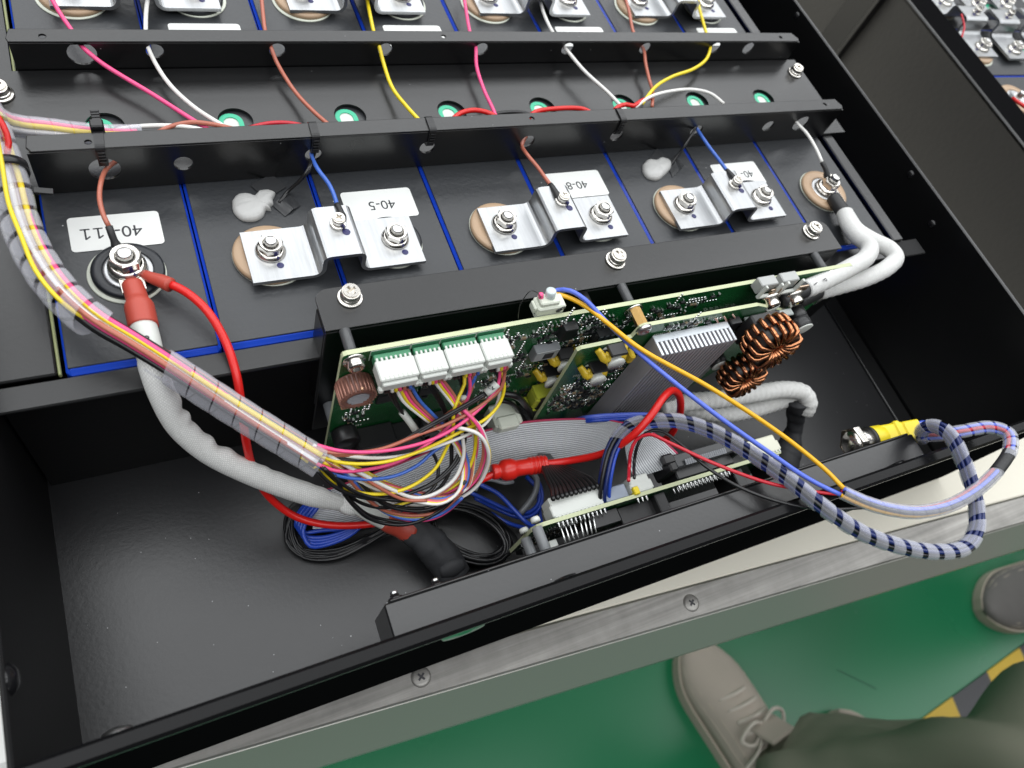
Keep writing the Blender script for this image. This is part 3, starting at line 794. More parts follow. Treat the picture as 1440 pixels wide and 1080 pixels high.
obj('lower_flange', MB().box((p.x, Y1-6, p.z-8.5), (15, 12, 2.4), 0.6).box((p.x, Y1-6, p.z+8.0), (14, 10, 2.0), 0.6), lime_m, o)
# milky power connector, lower edge
p = P(712, 590, y=Y1-12)
o = obj('power_connector', MB().box((p.x, Y1-9, p.z-4), (20, 17, 15), 1.4).box((p.x-1, Y1-15, p.z+1), (15, 9, 8), 1.2), milky, cb)
# fan connector on the rear of the top edge
p = P(768, 440, y=-30)
fc = obj('top_connector', MB().box((p.x, -28.4, 37.5), (17.5, 9.0, 9), 0.8).box((p.x-1.5, -28.0, 43), (12, 7.0, 4), 0.7).box((p.x-8.6, -28.0, 38.5), (3, 6, 4.5), 0.5)
    .box((p.x+8.4, -28.0, 36), (2.4, 6, 6), 0.5), milky, cb)
obj('stub', MB().cyl((p.x-0.6,-27,44), (p.x-1.2,-26,49.5), 2.9, 16, bev=0.5), mat('frosted plastic', (0.55,0.62,0.62), 0.3), fc)
obj('stub', MB().cyl((p.x-5.4,-27,42.5), (p.x-7,-26,47.5), 1.5, 12, bev=0.3), wm('pink'), fc)
obj('ink_mark', MB().lathe(V(p.x+4.6,-33,38.6), [(0,0.1),(1.7,0.1),(1.7,0.25),(0,0.25)], 14, NY).lathe(V(p.x+6.6,-33,40.6), [(0.9,0.1),(1.6,0.1),(1.6,0.25),(0.9,0.25)], 14, NY), ink_m, fc)
obj('hair_wire', MB().tube(path([(728,455,None,-33),(732,428,None,-31),(745,410,None,-29),(756,412,None,-28),(763,424,None,-27)], 1.5), 0.28, 5), wm('black'), fc)
# terminal blocks at the right end of the top edge
for px, py in ((1082, 408), (1112, 402)):
    p = P(px, py, y=-45)
    o = obj('terminal_block', MB().box((p.x, -39.8, p.z-1), (14, 7, 9), 0.6), mat('pale clear plastic', (0.36, 0.37, 0.36), 0.25), cb)
    mb = MB().box((p.x-6.4, -45.6, p.z), (1.6, 2.2, 12), 0.3).box((p.x+6.4, -45.6, p.z), (1.6, 2.2, 12), 0.3).box((p.x, -45.6, p.z-5.4), (13, 2.2, 1.8), 0.3)
    obj('white_frame', mb, white_pl, o)
for px, py in ((1085, 428), (1118, 424)):
    p = P(px, py, y=-50); c = V(p.x, -46, p.z)
    o = obj('terminal_bolt', MB().lathe(c, [(0,0),(7.5,0),(7.8,1),(5.2,1.6),(5.2,6),(4.2,7),(0,7.1)], 20, NY), nickel, cb)
    obj('copper_lug', MB().box(c+V(2,0.9,2.5), (12, 1.8, 15), 0.6), mat('tinned copper lug', (0.55,0.42,0.32), 0.3, 1.0), o)
mb = MB()
for j in range(9):
    p = P(1146+j*2.6, 424-j*1.5, y=Y1-2); mb.box(p, (1.0, 3.2, 5.4), 0.3)
obj('pin_row', mb, tin_m, cb, kind='stuff')

# ---------------------------------------------------------------- power board in front of it
Y2 = -52.0
pb = thing('power_board', (330, Y2, 0), 'smaller green board standing in front, with ribbed heat sink and copper ring coils', 'circuit board')
q = [P(x, y_, y=Y2) for x, y_ in ((753,590),(806,505),(812,494),(818,491),(872,480),(889,475),(901,462),(908,459),(1067,430),(1136,444),(1040,590))]
q[-1] = V(392, 0, -82); q[0] = V(q[0].x, 0, q[0].z); 
board('board_panel', [(v.x, v.z) for v in q]+[(q[0].x+1, -82)], Y2, 2.4, pb)
smd_field('small_component', pb, (262, -66, 302, 15), Y2, 190, 15, avoid=((290,-8,302,16),))
smd_field('small_component', pb, (300, 22, 372, 33), Y2, 34, 16)
obj('brass_standoff', MB().lathe(V(295.2, Y1, 32), [(3.6,0.2),(3.6,13.4),(0,13.4)], 6, NY, smooth=False), brass_m, pb)
p = P(907, 466, y=Y2-2)
o = obj('screw', MB().lathe(V(p.x, Y2, p.z), [(0,0.1),(5,0.1),(4.8,1.6),(3.4,2.6),(2.2,2.7),(1.5,2.0),(0,2.0)], 20, NY), steel, pb)
taped_coil(pb, 864, 506, Y2, yel_tape, 1.12); taped_coil(pb, 838, 529, Y2, yel_tape, 1.08)
p = P(886, 502, y=Y2-5); obj('tape_wing', MB().box((p.x, Y2-4, p.z), (4, 7, 8), 1.0), yel_tape, pb)
# heat sink: fins run downward, their white cut ends face up
hx0, hx1 = 304.0, 361.0; hz = 24.5; hb = -86.0
hs = obj('heat_sink', MB().box(((hx0+hx1)/2, Y2-3.4, (hz+hb)/2), (hx1-hx0, 4.6, hz-hb), 0.2), mat('black anodised aluminium', (0.46, 0.45, 0.475), 0.40, 0.4, rvar=0.05, vscale=20), pb)
obj('end_face', MB().box(((hx0+hx1)/2, Y2-3.4, hz+0.25), (hx1-hx0-0.2, 4.5, 0.35)), mat('sawn aluminium', (0.66, 0.70, 0.74), 0.42, 0.55), hs)
fm = MB().box((0, Y2-10.2, (hz+hb)/2), (1.5, 9.2, hz-hb), 0.15); em = MB().box((0, Y2-10.2, hz+0.25), (1.4, 9.1, 0.35))
f0 = None
for j in range(18):
    x = hx0+0.8+j*(hx1-hx0-1.6)/17
    if f0 is None:
        f0 = obj('fin', MB().box((x, Y2-10.2, (hz+hb)/2), (1.6 if j else 1.6, 9.0, hz-hb), 0.15), MATS['black anodised aluminium'], hs)
        e0 = obj('fin_end', MB().box((x, Y2-10.2, hz+0.25), (1.5, 8.9, 0.35)), MATS['sawn aluminium'], hs); xf = x
    else:
        for s0 in (f0, e0):
            c = s0.copy(); COL.objects.link(c); c.parent = hs; c.location = (s0.location.x+(x-xf)*S, 0, 0)
# copper ring coils
def toroid(parent, c, Ro, Ri, H, ax, turns, wr, gap=0.14, name='ring_coil'):
    ax = ax.normalized(); ex = ax.orthogonal().normalized(); ey = ax.cross(ex)
    rm, rr = (Ro+Ri)/2, (Ro-Ri)/2
    o = obj(name, MB().lathe(c, [(Ri,-H/2),(Ro,-H/2),(Ro,H/2),(Ri,H/2),(Ri,-H/2)], 40, ax), black_pl, parent)
    for hf in range(2):
        mb = MB()
        for k in range(turns):
            a = math.pi*(hf+gap/2+(1-gap)*(k+0.5)/turns)
            d = ex*math.cos(a)+ey*math.sin(a); tg = -ex*math.sin(a)+ey*math.cos(a)
            w_ = wr*1.02; pts = []
            for s_ in range(17):
                t = 2*math.pi*s_/16
                sx = math.copysign(min(1, abs(math.cos(t))*1.25), math.cos(t)); sz = math.copysign(min(1, abs(math.sin(t))*1.25), math.sin(t))
                sl = (0.5*tg*(s_/16-0.5)*2*math.pi*rm/turns/2.4)
                pts.append(Vector(c)+d*(rm+sx*(rr+w_))+ax*(sz*(H/2+w_))+sl)
            mb.tube(pts, wr, 7)
        obj('winding', mb, copper_m, o)
    return o
c1 = P(1084, 480, y=-74); c2 = P(1043, 527, y=-74)
toroid(pb, c1, 15.6, 6.6, 14, V(-0.04, -0.95, 0.22), 8, 1.5)
toroid(pb, c2, 14, 6.0, 12.5, V(-0.04, -0.95, 0.22), 8, 1.35)
obj('coil_holder', MB().box(c1+V(0,13,-4), (24, 8, 24), 1), black_pl, pb)
for px, py, r_, yy in ((1130, 463, 6.6, -72), (1125, 449, 5.8, -60), (1012, 514, 6.0, -64)):
    c = P(px, py, y=yy)
    o = obj('capacitor', MB().lathe(V(c.x, c.y+9, c.z), [(0,2),(r_,2),(r_,8.0),(r_*0.92,8.8),(0,8.8)], 24, NY), black_pl if r_ > 5 else grey_pl, pb)
    obj('top_disc', MB().lathe(V(c.x, c.y+9, c.z), [(r_*0.9,8.6),(r_*0.95,9.2),(r_*0.8,9.5),(0,9.3)], 24, NY), white_pl, o)
for px, py, wd in ((1010, 486, 3), (1000, 500, 3)):
    pass
chip(pb, 366, 12, 8, 30, Y2, 5); chip(pb, 372, -30, 12, 26, Y2, 9)
mb = MB()
for k, (x0, x1) in enumerate(((1006,1020),(1018,1030),(1030,1044))):
    mb.tube([P(x0, 448-k*3, y=Y2-1), P(x1, 468-k*3, y=Y2-1)], 0.55, 6)
obj('lead', mb, mat('copper lead', (0.62,0.42,0.36), 0.3, 0.9), pb)
p = P(1052, 458, y=Y2-2); obj('glass_part', MB().box((p.x, Y2-1.6, p.z), (15, 3, 11), 0.4), mat('dark glossy part', (0.02,0.02,0.02), 0.12), pb)
p = P(1075, 446, y=Y2-3); obj('clear_cover', MB().box((p.x+4, Y2-3, p.z), (40, 5, 2.0), 0.6), mat('grey translucent plastic', (0.34,0.37,0.36), 0.3), pb)

# ---------------------------------------------------------------- front display board
Y3 = -130.0; z3 = -33.0
db = thing('panel_board', (300, Y3, z3), 'narrow green board parallel to the front wall, white plugs on its far side', 'circuit board')
xa, xb = 213.5, 402.0
board('board_panel', [(xa,-82),(xa,z3-6),(xa+2,z3-1.6),(xa+6,z3),(xb,z3),(xb,-82)], Y3, 2.4, db)
# pins poking through to the front
def pins(parent, x0, n, pitch, z, L=3.4):
    mb = MB()
    for j in range(n): mb.lathe(V(x0+j*pitch, Y3, z), [(1.0,0),(0.9,0.5),(0.55,L*0.6),(0.5,L),(0,L+0.2)], 8, NY)
    return obj('pin_row', mb, tin_m, parent, kind='stuff')
pins(db, 230, 12, 2.9, -36.5); pins(db, 286, 3, 3.2, -36.5); pins(db, 318, 15, 3.1, -37.0); pins(db, 316, 16, 3.1, -41.0); pins(db, 384, 7, 2.8, -36)
mb = MB()
for j in range(8): mb.tube([V(231+j*3.0+(j > 3)*1.5, Y3-1, -37), V(231.5+j*3.0, -148.5, -41-j*0.3)], 0.62, 6)
obj('jumper_pin', mb, tin_m, db)
obj('pin_block', MB().box((262, Y3-5, -46), (20, 9, 13), 0.6).box((292, Y3-6, -52), (36, 11, 16), 0.6), black_pl, db)
for bx_ in (303, 366, 399): obj('spacer_block', MB().box((bx_, Y3-7, -50), (8, 14, 24), 0.6), black_pl, db)
obj('inner_board', MB().prism([(262,-80),(262,-38),(304,-38),(304,-80)], V(0,-146,0), X_, Z_, Y_, 2, 0, 1), [pcb_m, edge_m], db)
smd_field('small_component', db, (216, -78, 310, -42), Y3, 80, 31)
for px, py, x_ in ((757, 742, 1), (741, 757, 0)):
    p = P(px, py, y=Y3-1); x, z = p.x, p.z
    o = obj('standoff', MB().cyl((x, Y3-0.2, z-2), (x, -149.0, z-2), 3.1, 16, bev=0.3), grey_pl, db)
    obj('screw', MB().lathe(V(x, Y3+2.4, z), [(0,0),(2.8,0),(2.8,2),(2.2,3),(0,3)], 14, Y_), white_pl, o)
p = P(777, 768, y=-140); obj('led_block', MB().box(p, (5.5, 6, 5.5), 0.5), white_pl, db)
# white and milky plug sockets on the far side
def socket(x0, x1, z0, z1, dep, m_, name='plug_socket', notch=True):
    mb = MB().box(((x0+x1)/2, Y3+2.4+dep/2, (z0+z1)/2), (x1-x0, dep, z1-z0), 0.7)
    if notch: mb.box(((x0+x1)/2, Y3+2.4+dep*0.35, (z0+z1)/2+0.6), (x1-x0+2.2, dep*0.55, z1-z0-1), 0.6)
    return obj(name, mb, m_, db)
s1 = socket(229, 263, -48, -34.8, 13, white_pl)
mb = MB()
for j in range(12): mb.box((231.5+j*2.6, Y3+2.0, -34.4), (1.5, 2.2, 1.6), 0.2)
obj('solder_tooth', mb, white_pl, s1, kind='stuff')
s2 = socket(284, 298, -46, -33.4, 11, white_pl)
obj('yellow_tab', MB().box((285, Y3+4, -33.6), (4, 5, 5), 0.5), yel_pl, s2)
s2b = obj('clear_plug', MB().box((273, Y3+7, -40), (17, 9, 9), 0.7), mat('clear grey plastic', (0.25,0.29,0.36), 0.2), db)
s3 = socket(380, 404, -46, -33.6, 12, mat('cream plastic', (0.66,0.66,0.54), 0.4))
mb = MB()
for j in range(8): mb.box((382+j*2.8, Y3+2.0, -33.2), (1.5, 2.0, 1.5), 0.2)
obj('solder_tooth', mb, white_pl, s3, kind='stuff')
# ribbon socket (black) with strain relief bar
bh = obj('ribbon_socket', MB().box((341, Y3+10.5, -44), (46, 15, 20), 0.8), black_pl, db)
obj('latch', MB().box((314.5, Y3+12, -38), (6, 9, 22), 1.2).box((313, Y3+16, -28.5), (9, 7, 4.5), 1.2), black_pl, bh)
obj('latch', MB().box((366.5, Y3+12, -38), (6, 9, 22), 1.2).box((368, Y3+16, -28.5), (9, 7, 4.5), 1.2), black_pl, bh)
obj('socket_cap', MB().box((341, Y3+14, -32), (46, 9, 5), 0.8), mat('dark grey plastic', (0.04,0.042,0.045), 0.4), bh)
mb = MB()
for j in range(20): mb.cyl((325+j*1.65, Y3+9.6, -28.6), (325+j*1.65, Y3+13.2, -28.0), 0.8, 7)
obj('wire_end', mb, mat('grey strain relief', (0.24,0.25,0.27), 0.4), bh, kind='stuff')
# ---------------------------------------------------------------- small wires on the cells
rw = random.Random(11)
def wire_thing(name, label, cat, spec, colr, r=1.35, group=None, step=3.0):
    pts = path(spec, step)
    t = thing(name, pts[0]/1.0, label, cat, group)
    obj('insulation', MB().tube(pts, r, 8), wm(colr), t)
    return t, pts
def tw(c, pts, r=1.3, n=8): return MB().tube(pts, r, n)
gs = 'thin sense wires running to the cell terminals'
REAR = [
 ('pink', 'pink sense wire through the large left hole of the rear rail wall', [(62,-22,12),(84,18,11),(104,47,10),(117,67,None,203),(142,88,14),(215,133,12),(270,168,15),(300,186,14)]),
 ('white', 'white sense wire curving down from the second rear hole towards the second vent', [(212,-24,12),(206,10,11),(205,46,10),(208,66,None,203),(217,86,13),(238,118,11),(272,150,12),(312,176,16),(335,190,13)]),
 ('brown', 'brown sense wire dropping from the third rear hole', [(366,-25,12),(369,10,11),(373,44,10),(381,66,None,203),(388,85,13),(412,125,10),(440,156,13),(470,182,14)]),
 ('yellow', 'yellow sense wire dropping straight to the tie beside the third vent', [(512,-22,12),(519,14,11),(526,46,10),(533,64,None,203),(538,84,13),(551,122,10),(572,150,14),(596,176,16)]),
 ('pink', 'short pink sense wire dropping between the fourth and fifth vents', [(650,-22,12),(655,12,11),(661,46,10),(669,66,None,203),(670,92,13),(680,125,11),(693,153,15),(700,170,15)]),
 ('white', 'straight white sense wire slanting right to the sixth vent', [(757,-22,12),(763,14,11),(777,45,10),(795,68,None,203),(822,100,15),(856,131,16),(874,150,15)]),
 ('brown', 'brown sense wire hanging in the shade by the right end of the channel', [(872,-24,12),(884,14,11),(891,46,10),(905,70,None,203),(908,90,12),(913,112,10),(918,130,14),(917,150,15)]),
 ('yellow', 'yellow sense wire swinging left from the last rear hole to the sixth vent', [(976,-22,12),(984,14,11),(993,46,10),(999,66,None,203),(994,82,14),(975,97,15),(945,108,16),(922,122,17),(903,146,17)])]
for c, lab, sp in REAR: wire_thing('sense_wire', lab, 'wire', sp, c, 1.35, gs)
CH = [
 ('white', 'white wire lying in the channel beside the first vent', [(150,188,17),(172,181,17),(210,177,16),(258,178,17),(300,186,16)]),
 ('brown', 'brown wire crossing between the first two vents', [(222,186,16),(240,178,17),(268,172,18),(300,175,17),(340,184,16)]),
 ('thinred', 'thin red wire peeping over the rail between the second and third vents', [(350,180,17),(375,174,18),(405,173,18),(440,180,17)]),
 ('red', 'thick red wire arching between the fourth and fifth vents', [(634,170,18),(648,159,18),(668,155,18),(690,160,18),(705,170,17)]),
 ('red', 'thick red wire lying between the fifth and sixth vents', [(742,168,18),(752,158,18),(780,153,18),(822,154,18),(838,164,17)]),
 ('red', 'short red loop at the tie beside the sixth vent', [(862,160,18),(868,151,18),(880,147,19),(890,149,18),(902,142,17),(918,136,14)]),
 ('black', 'black wire lying on the channel between the red ones', [(690,162,15),(712,158,15),(738,159,15),(760,168,15)]),
 ('white', 'white wire looping right past the seventh vent', [(893,151,17),(915,136,18),(945,128,18),(975,126,18),(1000,132,17),(1018,146,16)])]
for c, lab, sp in CH: wire_thing('channel_wire', lab, 'wire', sp, c, 1.7 if c == 'red' else 1.3, 'wires lying in the cross rail channel')
def ring_wire(label, spec, colr, shr, lug, r=1.3, rs=1.9):
    """sense wire with dark heat shrink and a ring lug under its screw"""
    t, pts = wire_thing('sense_wire', label, 'wire', spec, colr, r, gs)
    q = path([(*spec[-1],)]+shr, 2.0)
    obj('heat_shrink', MB().tube(q, lambda f, a, d: rs*(1.0+0.35*(f > 0.55)), 10), shrinkblk, t)
    L = Vector(lug); e = q[-1]; d = (L-e); d.z = 0; d.normalize(); sd = V(-d.y, d.x, 0)
    mb = MB().lathe(L, [(1.9,0),(3.6,0),(3.6,0.7),(1.9,0.7),(1.9,0)], 18)
    mb.box((e+L-d*2.6)/2+V(0,0,0.35), ((L-d*2.6-e).length+1.5, 2.6, 1.2), 0.3, fr=((L-d*2.6-e).normalized(), sd, (L-d*2.6-e).normalized().cross(sd)))
    obj('ring_lug', mb, nickel, t); return t
T0 = V(36, 54, 0)
ring_wire('brown sense wire from the left rail hole to the "40-11" terminal', [(168,224,None,124),(160,229,None,118),(150,237,None,112),(142,256,20),(140,280,20),(146,304,18),(153,318,16)], 'brown', [(158,332,13),(163,344,9),(168,356,5.6)], T0+V(0,0,5.2))
ring_wire('blue sense wire from the second tie to the hump of the busbar at "40-5"', [(441,205,None,120),(438,217,None,112),(447,238,20),(462,258,20),(470,275,21),(474,288,22)], 'blue', [(479,298,23),(481,308,22.5),(477,316,21.9)], V(145, 54.5, 21.9))
ring_wire('brown sense wire from the rail to the hump of the busbar at "40-8"', [(740,192,None,118),(734,203,None,112),(741,217,19),(756,235,19),(768,252,20),(774,260,21)], 'brown', [(781,270,22.6),(786,280,22.2),(788,284,21.9)], V(290, 54.5, 21.9))
ring_wire('blue sense wire to the hump of the third busbar, by the half hidden sticker', [(976,172,None,122),(980,181,None,112),(996,205,20),(1012,226,20),(1022,240,21)], 'blue', [(1030,248,23),(1034,255,22.5),(1034,260,21.9)], V(433, 53.5, 21.9))
ring_wire('white sense wire dropping to the last tan terminal by the right wall', [(1118,160,None,124),(1119,171,None,112),(1134,187,20),(1147,208,20),(1156,228,19)], 'white', [(1161,238,17),(1163,248,13),(1166,256,10)], V(540, 54, 9.2))

# temperature probes: silicone blob, tape patch, dark twin wire
def probe(label, blob, patch, spec, tz=0.5):
    c = P(*blob[0], z=0.4); t = thing('temperature_probe', c, label, 'temperature probe', 'temperature probes glued to the cell tops')
    mb = MB()
    outline = [P(x, y, z=0.4) for x, y in blob[1]]; cc = sum(outline, Vector())/len(outline)
    n = len(outline); rows = []
    sm = curve(outline+[outline[0]], 2.0)[:-1]; n = len(sm)
    vs = []; fs = []
    for f, h in ((1.0,-0.2),(1.02,1.0),(0.97,2.4),(0.86,3.5),(0.6,4.3),(0.3,4.6)):
        for v in sm: vs.append(cc+(v-cc)*f+V(0,0,h+0.25*math.sin(v.x*1.1)*math.cos(v.y*0.9)*(h > 2)))
    vs.append(cc+V(0,0,4.7))
    for r_ in range(5):
        for k in range(n): fs.append([r_*n+k, r_*n+(k+1)%n, (r_+1)*n+(k+1)%n, (r_+1)*n+k])
    for k in range(n): fs.append([5*n+k, 5*n+(k+1)%n, 6*n])
    mb.add(vs, fs); obj('silicone_blob', mb, glue_m, t)
    q = [P(x, y, z=0.8) for x, y in patch]; mb = MB()
    N = 8; g = []
    for i in range(N+1):
        for j in range(N+1):
            a, b = i/N, j/N
            p = (q[0].lerp(q[1], a)).lerp(q[3].lerp(q[2], a), b)
            g.append(p+V(0,0,1.5*math.exp(-((a-0.5)**2)*22)+0.12*math.sin(9*a+5*b)))
    fs = [[i*(N+1)+j, (i+1)*(N+1)+j, (i+1)*(N+1)+j+1, i*(N+1)+j+1] for i in range(N) for j in range(N)]
    mb.add(g, fs); obj('tape_patch', mb, tape_m, t)
    for o_ in (-0.9, 0.9):
        pts = [p+V(o_*0.8, o_*0.5, 0) for p in path(spec, 3)]
        obj('wire', MB().tube(pts, 0.95, 7), wm('black'), t)
    return t
probe('grey-white silicone probe blob on the cell beside the "40-5" sticker, taped with a dark square', [(355,293), [(327,285),(335,276),(350,276),(358,279),(366,271),(378,270),(387,274),(383,282),(384,289),(378,292),(381,297),(374,296),(371,304),(360,311),(342,311),(329,300)]],
      [(383,289),(405,270),(423,289),(401,304)], [(446,205,None,122),(441,217,None,112),(433,240,18),(420,256,10),(406,268,3),(394,284,1.4)])
probe('smaller heart shaped silicone probe blob between the middle and third busbars', [(922,240), [(903,234),(910,227),(920,228),(930,224),(941,228),(942,237),(935,246),(923,254),(910,251),(904,243)]],
      [(938,232),(950,217),(962,233),(946,249)], [(984,168,None,122),(978,180,None,112),(966,200,16),(955,216,8),(946,228,3),(940,236,1.4)])
tp = P(928, 222, z=1)
tag(obj('tape_square', MB().box(tp, (14, 12, 0.3), 0, fr=(V(0.8,0.6,0), V(-0.6,0.8,0), Z_)), tape_m), 'small dark tape square on the cell behind the heart shaped blob', 'tape')
tag(obj('tape_square', MB().box(P(378,262,z=1.0), (16, 13, 0.3), 0, fr=(V(0.85,0.5,0), V(-0.5,0.85,0), Z_)), tape_m), 'dark tape square behind the larger silicone blob', 'tape')

# cable ties over the rail flange
def tie(px, label, hx, flip=False):
    t = thing('cable_tie', V(hx, 112, 31), label, 'cable tie', 'black cable ties looped over the rail')
    w2 = 2.3
    sec = [(110.2, 19.5), (109.9, 26), (110.1, 31.2), (111.5, 32.4), (116, 32.6), (121.5, 32.3), (123.6, 30.6), (124.4, 26), (123, 20), (118, 17.6), (112.6, 18.0)]
    ring = curve([V(hx, a, b) for a, b in sec+[sec[0]]], 1.2)
    vs = []; fs = []; n = len(ring)
    for i, p in enumerate(ring):
        q = ring[(i+1) % n]-ring[i-1]; nn = V(0, q.z, -q.y).normalized()
        for sx, th in ((-w2, 0), (w2, 0), (w2, 1.0), (-w2, 1.0)): vs.append(p+V(sx+0.05*(p.y-112), 0, 0)-nn*th*-1)
    for i in range(n-1):
        for k in range(4): fs.append([i*4+k, i*4+(k+1)%4, (i+1)*4+(k+1)%4, (i+1)*4+k])
    obj('strap', MB().add(vs, fs, 0, False), tie_m, t)
    hd = MB().box((hx+0.6, 126.3, 31.4 if not flip else 22), (6.6, 5.6, 6.2), 0.7); obj('head', hd, tie_m, t)
    tl = MB()
    for k in range(4): tl.box((hx+0.9, 130.2+k*1.7, 32.4+0.25*k), (4.2, 1.3, 1.5), 0.25)
    tl.box((hx+0.9, 132.6, 32.4), (3.8, 7.5, 0.9), 0.2)
    if flip is False: obj('tail', tl, tie_m, t)
    mb = MB()
    for k in range(4): mb.box((hx+0.05, 110.2-0.75, 23+k*2.2), (3.4, 0.5, 1.0), 0.1)
    obj('teeth', mb, tie_m, t, kind='stuff')
for px, hx, lab, fl in ((148,35,'black cable tie at the left end of the rail, toothed tail over the first vent', False), (440,146.5,'black cable tie on the rail above the larger silicone blob', True),
                (598,219,'black cable tie on the rail where the yellow wire ends', True), (862,361,'black cable tie on the rail by the sixth vent', True)):
    tie(px, lab, hx, fl)

# ---------------------------------------------------------------- wiring harness in clear spiral wrap
BODY = [(-60,70,44),(-30,140,42),(-8,195,38),(12,255,34),(27,310,30),(50,362,28),(84,410,27),(130,452,26),(185,485,22),(240,519,17),(330,577,5),(400,620,-2),(452,652,-6)]
bp = path(BODY, 2.0)
har = thing('wiring_harness', bp[60], 'thick bundle of coloured wires in clear spiral wrap, ending in the four white plugs', 'wire harness')
fb_ = frames(bp); NB = len(bp)
def nearest(px, py):
    best = 0; bd = 1e9
    for i, p in enumerate(bp):
        d = p-CAM; x = 720+FPX*d.dot(ROW[0])/d.dot(ROW[2]); y = 540+FPX*d.dot(ROW[1])/d.dot(ROW[2])
        q = (x-px)**2+(y-py)**2
        if q < bd: bd = q; best = i
    return best
cols = ['black','pink','white','brown','black','pink','yellow','white','brown','black','blue','white','pink','black']
k = 0
for i, c in enumerate(cols):
    ph = 2*math.pi*i/len(cols)*1.0 + (0.4 if i % 2 else 0); ro = 5.9 if i < 9 else 2.6
    if i >= 9: ph = 2*math.pi*(i-9)/5
    pts = []
    ga, gb = nearest(128,452), nearest(232,514)
    for j, p in enumerate(bp):
        t, u, v = fb_[j]; tw_ = ph + j*0.006
        f = 0.86+0.1*math.sin(j*0.05+i)
        pts.append(p+u*(ro*f*math.cos(tw_))+v*(ro*f*math.sin(tw_)))
    obj('wire', MB().tube(pts[::2], 1.45, 7), wm(c), har)
# yellow wire over the outside of the wrap
yp = path([(-8,175,52),(3,232,47),(12,285,42),(29,330,40),(50,380,38),(78,416,35),(104,438,30),(128,452,26)], 3)
obj('wire', MB().tube(yp, 1.05, 8), wm('yellow'), har, label='yellow wire on the outside of the wrap')
rp = path([(-40,110,56),(-14,150,52),(4,176,48),(12,200,44),(8,222,40)], 3); obj('wire', MB().tube(rp, 1.5, 8), wm('red'), har)
seg = 0.0; dsum = [0.0]
for a, b in zip(bp, bp[1:]): dsum.append(dsum[-1]+(b-a).length)
ia, ib = nearest(135,455), nearest(228,510)
obj('spiral_wrap', spiral(MB(), bp, 8.9, 12.4, 9.6, 0.5, 22, 0, dsum[ia]), wrap_m, har)
obj('spiral_wrap', spiral(MB(), bp, 8.1, 12.6, 11.8, 0.5, 22, dsum[ib], dsum[-1]), wrap_m, har)
jt = nearest(26, 236); t, u, v = fb_[jt]
ot = obj('cable_tie', MB().lathe(bp[jt], [(9.1,-2.2),(10.1,-2.2),(10.1,2.2),(9.1,2.2),(9.1,-2.2)], 36, t), tie_m, har)
mb = MB()
for k in range(9): mb.box(P(32+k*2.6, 264+k*0.6, z=26-k*0.8), (1.6, 4, 1.6), 0.2)
mb.box(P(42, 267, z=22.4), (20, 3.6, 1.0), 0.2, fr=(V(0.98,-0.05,-0.2), V(0.05,1,0), V(0.2,0,0.98)))
obj('tie_tail', mb, tie_m, ot, kind='stuff')
# side branch in white sleeve running behind the rail flange
bq = path([(-12,160,40),(6,172,34),(30,178,28),(70,182,24),(110,187,21),(150,190,19),(200,190,18)], 2.0)
brn = thing('wire_branch', bq[8], 'milky wrapped wire bundle running along the channel at its left end', 'wire bundle')
for i, c in enumerate(('white','lilac','white','pink','yellow','white')):
    a = 2*math.pi*i/6; fr_ = frames(bq)
    obj('wire', MB().tube([p+f[1]*(3.4*(1-0.45*j/len(bq))*math.cos(a))+f[2]*(3.4*(1-0.45*j/len(bq))*math.sin(a)) for j, (p, f) in enumerate(zip(bq, fr_))][::2], 1.5, 7), wm(c), brn)
obj('spiral_wrap', spiral(MB(), bq, 5.9, 9.5, 9.0, 0.6, 20), wrap_m, brn)

# four plugs with their wires
for i, (x, wd) in enumerate(PLUGX):
    mb = MB().box((x, Y1-10.8, 29.4), (wd, 11.6, 8.6), 0.6).box((x, Y1-17.0, 28.6), (wd-2, 2.6, 5.6), 0.5)
    mb.box((x-wd/2+0.8, Y1-17, 25.6), (2.4, 3.2, 3.4), 0.5).box((x+wd/2-0.8, Y1-17, 25.6), (2.4, 3.2, 3.4), 0.5)
    pl = obj('plug', mb, white_pl, har)
    n = int(wd/2.35); mb = MB()
    for k in range(n): mb.box((x-wd/2+1.6+k*(wd-3.2)/(n-1), Y1-4.6, 33.0), (1.25, 2.4, 1.6), 0.25)
    obj('tooth', mb, white_pl, pl, kind='stuff')
    mb = MB()
    for k in range(n-1): mb.box((x-wd/2+2.8+k*(wd-4.2)/(n-1), Y1-15.2, 33.6), (0.9, 2.0, 0.5), 0.1)
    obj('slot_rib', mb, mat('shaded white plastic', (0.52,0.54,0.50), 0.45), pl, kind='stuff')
def fan(c, i, fx, mid, r=1.02, lead=True):
    """wire from plug i at fraction fx of its width, then along mid (pixel, pixel, height)"""
    x, wd = PLUGX[i]; a = V(x+(fx-0.5)*(wd-3), Y1-15.8, 27.5)
    pts = [a, a+V(0.2,-2.0,-4.5)] if lead else []
    pts += [P(q[0], q[1], z=q[2]) for q in mid]
    return obj('wire', MB().tube(curve(pts, 2.5), r, 8), wm(c), har)
HE = [(446,640,-2),(450,644,-3),(455,636,-3),(460,650,-4),(440,634,-2),(446,656,-5)]
